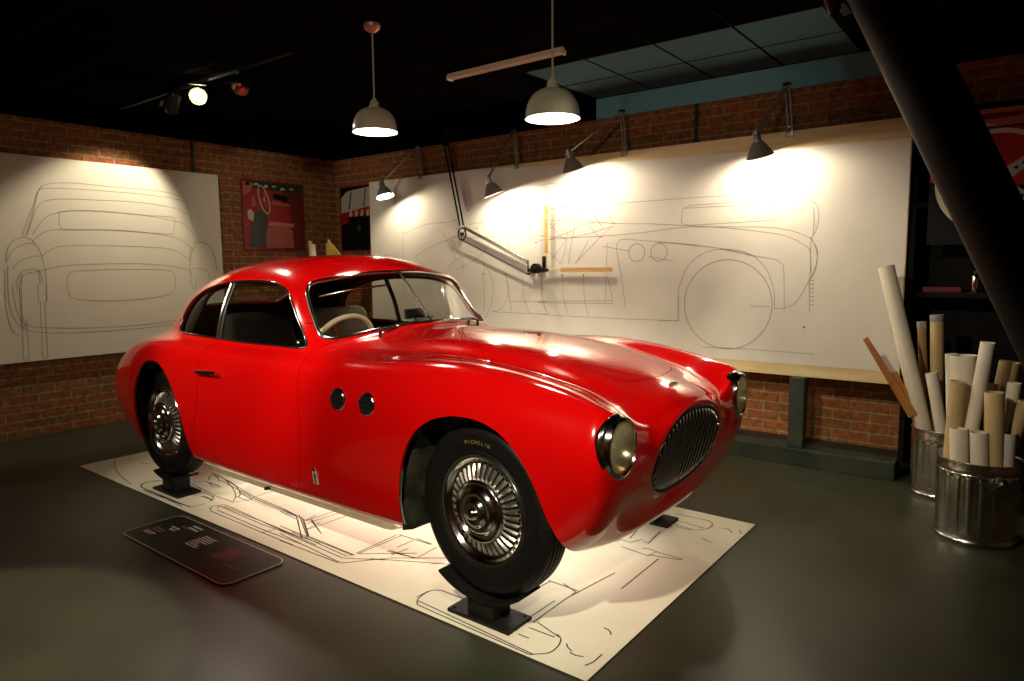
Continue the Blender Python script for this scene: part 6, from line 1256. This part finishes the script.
# ------------------------------------------------------------------ posters
def flat(poly, M, z0, z1, name, m, par, ang=None):
    bm = bmesh.new(); prism(bm, poly, z0, z1, M); return adopt(obj(name, bm, m, None, ang), par)
PR = mat('poster_red', (.34,.012,.010), .4); PDR = mat('poster_dark_red', (.13,.008,.007), .4); PPK = mat('poster_pink_leather', (.42,.11,.09), .5); PGR = mat('poster_grey', (.055,.055,.05), .45); PCR = mat('poster_cream', (.60,.50,.33), .5); PBK = mat('poster_black', (.006,.006,.006), .6, spec=.15); PWH = mat('poster_white', (.52,.50,.45), .5); PGN = mat('poster_dark_green', (.02,.035,.015), .5); PSK = mat('poster_salmon', (.55,.22,.14), .5)
FR = mat('dark_red_frame', (.20,.012,.012), .4)
def rect(x0,y0,x1,y1): return [(x0,y0),(x1,y0),(x1,y1),(x0,y1)]
def ring(cx, cy, rx, ry, w, rot=0, n=40, a0=0, a1=360):
    o = [];
    for s_, rr in ((1,1),(-1,0)):
        A = np.linspace(math.radians(a0), math.radians(a1), n)[::s_]
        for a in A:
            x, y = (rx-(0 if rr else w))*math.cos(a), (ry-(0 if rr else w))*math.sin(a)
            o.append((cx+x*math.cos(rot)-y*math.sin(rot), cy+x*math.sin(rot)+y*math.cos(rot)))
    return o
def ringmesh(M, z, args, name, m, par):
    cx, cy, rx, ry, w, rot, a0, a1 = args; bm = bmesh.new(); A = [math.radians(a) for a in np.linspace(a0, a1, 56)]; prev = None
    for a in A:
        q = []
        for k in (0, w): 
            x, y = (rx-k)*math.cos(a), (ry-k)*math.sin(a); q.append(bm.verts.new(M @ Vector((cx+x*math.cos(rot)-y*math.sin(rot), cy+x*math.sin(rot)+y*math.cos(rot), z))))
        if prev: bm.faces.new((prev[0], q[0], q[1], prev[1]))
        prev = q
    return adopt(obj(name, bm, m), par)
# poster on the left wall; local x = world y, local y = world z, local z towards the room
t = tag(empty('poster', (XL+.01,1.571,1.455)), 'poster of a red car interior with red seats, on the left brick wall', 'poster')
M = Matrix(((0,0,1,XL),(1,0,0,1.225),(0,1,0,1.455),(0,0,0,1)))
W_, H_ = .693, .682
flat(rect(0,0,W_,H_), M, 0, .016, 'poster_frame', FR, t)
flat(rect(.012,.012,W_-.012,H_-.012), M, .016, .0175, 'poster_print', PR, t)
Z = .0176
def lay(poly, name, m, k): return flat(poly, M, Z+.0003*k, Z+.0003*k+.0002, name, m, t)
lay(rect(.45,.012,W_-.012,.60), 'print_dark_area', PDR, 0)
lay([(.02,.60),(W_-.012,.58),(W_-.012,.668),(.02,.668)], 'print_foliage', PGN, 1)
for x_, y_, w_, h_ in ((.04,.62,.05,.03),(.13,.625,.06,.025),(.24,.61,.05,.03),(.33,.62,.05,.02),(.42,.60,.06,.025),(.53,.61,.05,.02)): lay([(x_,y_),(x_+w_,y_+.008),(x_+w_*.8,y_+h_),(x_+.01,y_+h_)], 'print_leaf', PWH, 2)
lay([(.04,.03),(.23,.03),(.27,.36),(.16,.40),(.11,.33)], 'print_floor_mat', PGR, 2)
lay([(.24,.03),(.56,.03),(.55,.20),(.50,.235),(.27,.235),(.24,.18)], 'print_seat_cushion', PPK, 2)
lay([(.27,.245),(.56,.235),(.57,.275),(.28,.285)], 'print_seat_piping', PSK, 3)
lay([(.29,.29),(.54,.285),(.52,.43),(.32,.45)], 'print_seat_back', PR, 3)
lay([(.30,.46),(.53,.44),(.53,.465),(.32,.49)], 'print_seat_piping', PPK, 3)
lay([(.34,.51),(.50,.49),(.51,.545),(.34,.565)], 'print_window', PBK, 3)
lay([(.06,.30),(.11,.28),(.12,.36),(.08,.40),(.05,.37)], 'print_instrument', PWH, 3); lay([(.10,.42),(.15,.43),(.14,.50),(.11,.53)], 'print_instrument', PPK, 3); lay([(.01,.52),(.09,.56),(.13,.64),(.02,.66)], 'print_windscreen', PPK, 2)
ringmesh(M, Z+.0022, (.235,.495,.055,.145,.013,.28,0,360), 'print_steering_wheel', PCR, t)
for a_ in (1.3, 3.4, 5.5): lay([(.235,.495),(.241,.50),(.235+.05*math.cos(a_),.495+.13*math.sin(a_))], 'print_spoke', PWH, 5)
lay(circ(.235,.495,.013,14)[:-1], 'print_hub', PWH, 6)
# poster on the back wall, left of the board
t = tag(empty('poster', (-2.96,YW-.01,1.455)), 'dark poster of red and cream cars beside the left end of the long drawing board', 'poster')
M = Matrix(((1,0,0,-3.305),(0,0,-1,YW),(0,1,0,1.455),(0,0,0,1)))
flat(rect(0,0,W_,H_), M, 0, .016, 'poster_frame', FR, t); flat(rect(.012,.012,W_-.012,H_-.012), M, .016, .0175, 'poster_print', PBK, t)
lay([(.02,.40),(.50,.46),(.68,.44),(.68,.63),(.45,.655),(.12,.63),(.02,.56)], 'print_car_roof', PWH, 1)
lay([(.02,.35),(.30,.37),(.48,.40),(.50,.46),(.02,.405)], 'print_car_flank', PR, 2); lay([(.02,.28),(.14,.30),(.12,.38),(.02,.38)], 'print_tail', PR, 3)
for x_ in (.15,.24,.33,.42): lay([(x_,.36),(x_+.05,.365),(x_+.045,.43),(x_+.008,.42)], 'print_chrome_letter', PCR, 4)
lay([(.14,.44),(.16,.44),(.20,.62),(.185,.625)], 'print_pillar', PBK, 4); lay([(.38,.46),(.395,.46),(.43,.645),(.415,.648)], 'print_pillar', PBK, 4)
lay(circ(.30,.235,.03,16)[:-1], 'print_badge', PGR, 4)
# poster with a big steering wheel on the shelf front
t = tag(empty('poster', (2.59,2.12,1.385)), 'large poster of a cream-rimmed steering wheel with drilled silver spokes, behind the leaning column', 'poster')
M = Matrix(((1,0,0,2.190),(0,0,-1,2.128),(0,1,0,1.385),(0,0,0,1))) @ Matrix.Diagonal((1.03,1.03,1,1))
flat(rect(0,0,.80,.70), M, 0, .010, 'poster_board', PBK, t); Z = .0102
lay([(0,.20),(.80,.20),(.80,.60),(0,.60)], 'print_red_dashboard', PR, 0); lay([(0,0),(.80,0),(.80,.28),(.40,.30),(.16,.30),(0,.34)], 'print_dark_footwell', PBK, 1)
lay([(0,.60),(.80,.62),(.80,.70),(0,.70)], 'print_upper_strip', PPK, 1); lay([(.14,.645),(.38,.65),(.40,.675),(.12,.675)], 'print_upper_detail', PDR, 2); lay([(.02,.60),(.28,.615),(.20,.64),(.02,.635)], 'print_cream_edge', PCR, 2)
ringmesh(M, Z+.0016, (.295,.328,.270,.268,.024,0,0,360), 'print_wheel_rim', PCR, t)
SIL = mat('poster_silver', (.36,.34,.36), .4)
for a_ in (.62, -.62, PI-.2):
    dx, dy = math.cos(a_), math.sin(a_); nx, ny = -dy, dx; L_ = .25
    lay([(.295+nx*.05,.328+ny*.05),(.295+dx*.10+nx*.026,.328+dy*.10+ny*.026),(.295+dx*L_+nx*.026,.328+dy*L_+ny*.026),(.295+dx*L_-nx*.026,.328+dy*L_-ny*.026),(.295+dx*.10-nx*.026,.328+dy*.10-ny*.026),(.295-nx*.05,.328-ny*.05)], 'print_spoke', SIL, 4)
    for q in (.105,.145,.185,.22): lay(circ(.295+dx*q,.328+dy*q,.009,14)[:-1], 'print_spoke_hole', PBK, 5)
lay(circ(.295,.328,.052,28)[:-1], 'print_hub', SIL, 6); lay(circ(.295,.328,.043,28)[:-1], 'print_hub', PCR, 7); lay(circ(.295,.328,.030,24)[:-1], 'print_hub_badge', PSK, 8)

# ------------------------------------------------------------------ dark shelf unit
t = tag(empty('shelf_unit', (2.75,2.17,0)), 'tall black shelf unit against the back wall behind the bins', 'shelf')
X0, X1, Y0, Y1 = 2.102, 3.40, 2.13, YW-.003
for nm, lo, hi in (('side_panel', (X0,Y0,0), (X0+.03,Y1,2.14)), ('side_panel', (X1-.03,Y0,0), (X1,Y1,2.14)), ('back_panel', (X0+.03,Y1-.012,0), (X1-.03,Y1,2.14)), ('top_panel', (X0+.03,Y0,2.11), (X1-.03,Y1-.012,2.14)), ('shelf_board', (X0+.03,Y0+.002,1.085), (X1-.03,Y1-.012,1.115)), ('shelf_board', (X0+.03,Y0+.002,.06), (X1-.03,Y1-.012,.09)), ('shelf_board', (X0+.03,Y0+.002,1.60), (X1-.03,Y1-.012,1.63))):
    bm = bmesh.new(); bx(bm, lo, hi, None, .002); adopt(obj(nm, bm, DARKWOOD), t)
bm = bmesh.new(); lathe(bm, [(.0001,0),(.020,0),(.022,.006),(.021,.085),(.016,.098),(.009,.104),(.009,.120),(.0001,.121)], Matrix.Translation((2.43,2.20,1.115)), 32); tag(obj('silver_canister', bm, CHROME, None, 40), 'small silver canister standing on the black shelf', 'canister')
bm = bmesh.new(); bx(bm, (2.18,2.16,1.115), (2.37,2.28,1.145), None, .003); tag(obj('book', bm, PDR), 'dark red book lying flat on the black shelf', 'book')
# ------------------------------------------------------------------ light and view
WARM = (1,.88,.67)
sc = bpy.context.scene
w = bpy.data.worlds.new('world'); sc.world = w; w.use_nodes = True
w.node_tree.nodes['Background'].inputs[0].default_value = (.9,.8,.65,1); w.node_tree.nodes['Background'].inputs[1].default_value = .01
# museum spotlights fixed to the ceiling outside the frame, then added fills
add_light('SPOT', 'car_spot', (1.7,-2.8,2.50), 310, WARM, .05, (.95,-.35,.6), 44, .6)
add_light('SPOT', 'car_spot', (-.3,-2.8,2.50), 320, WARM, .05, (-.4,-.25,.85), 38, .6)
add_light('SPOT', 'car_spot', (-2.0,-2.4,2.50), 120, WARM, .05, (-1.0,-.3,.7), 50, .6)
add_light('SPOT', 'panel_spot', (-2.75,.30,2.50), 60, WARM, .04, (-3.33,-.02,1.45), 80, .5)
add_light('SPOT', 'glare_spot', (-1.95,.05,2.43), 60, WARM, .05, (1.4,-1.6,.9), 60, .5)
add_light('SPOT', 'floor_spot', (-.1,-2.3,2.50), 200, WARM, .03, (-.05,-2.18,0), 42, .14)
add_light('SPOT', 'bin_spot', (1.2,-1.2,2.50), 125, WARM, .05, (2.05,2.1,.35), 42, .6)
add_light('SPOT', 'high_fill', (2.6,-4.2,2.45), 110, WARM, .05, (.3,.6,2.15), 40, .7)  # added fill, brightens the pendants and upper brick from the front
add_light('SPOT', 'nose_fill', (3.3,-2.3,2.50), 150, WARM, .05, (1.5,-.1,.35), 40, .6)  # added fill, lifts the dark nose and headlight
add_light('SPOT', 'corner_spot', (-1.2,-1.0,2.50), 60, WARM, .05, (-3.1,1.9,1.65), 45, .7)
u = add_light('AREA', 'underbody_fill', (.12,0,.215), 9.5, (.95,1,.82), .9, (.12,0,0)); u.data.shape = 'RECTANGLE'; u.data.size = 2.5; u.data.size_y = .8  # added unseen fill, brightens the sheet beneath the car
sc.view_settings.view_transform = 'Standard'; sc.view_settings.look = 'None'; sc.view_settings.gamma = 1; sc.view_settings.use_curve_mapping = False
sc.view_settings.exposure = .1
CAMP = (680.4848, 2.7093, -2.4493, 1.2865, .6568, .1096, -.0078)
def camera():
    F, x, y, z, yaw, pit, rol = CAMP
    f = Vector((-math.sin(yaw)*math.cos(pit), math.cos(yaw)*math.cos(pit), -math.sin(pit)))
    r = Vector((math.cos(yaw), math.sin(yaw), 0)); u = r.cross(f)
    r2 = r*math.cos(rol)+u*math.sin(rol); u2 = -r*math.sin(rol)+u*math.cos(rol)
    M = Matrix((r2, u2, -f)).transposed().to_4x4(); M.translation = (x, y, z)
    c = bpy.data.cameras.new('camera'); c.sensor_width = 36; c.lens = F/1024*36; c.clip_start = .05
    o = bpy.data.objects.new('camera', c); COL.objects.link(o); o.matrix_world = M
    bpy.context.scene.camera = o
camera()
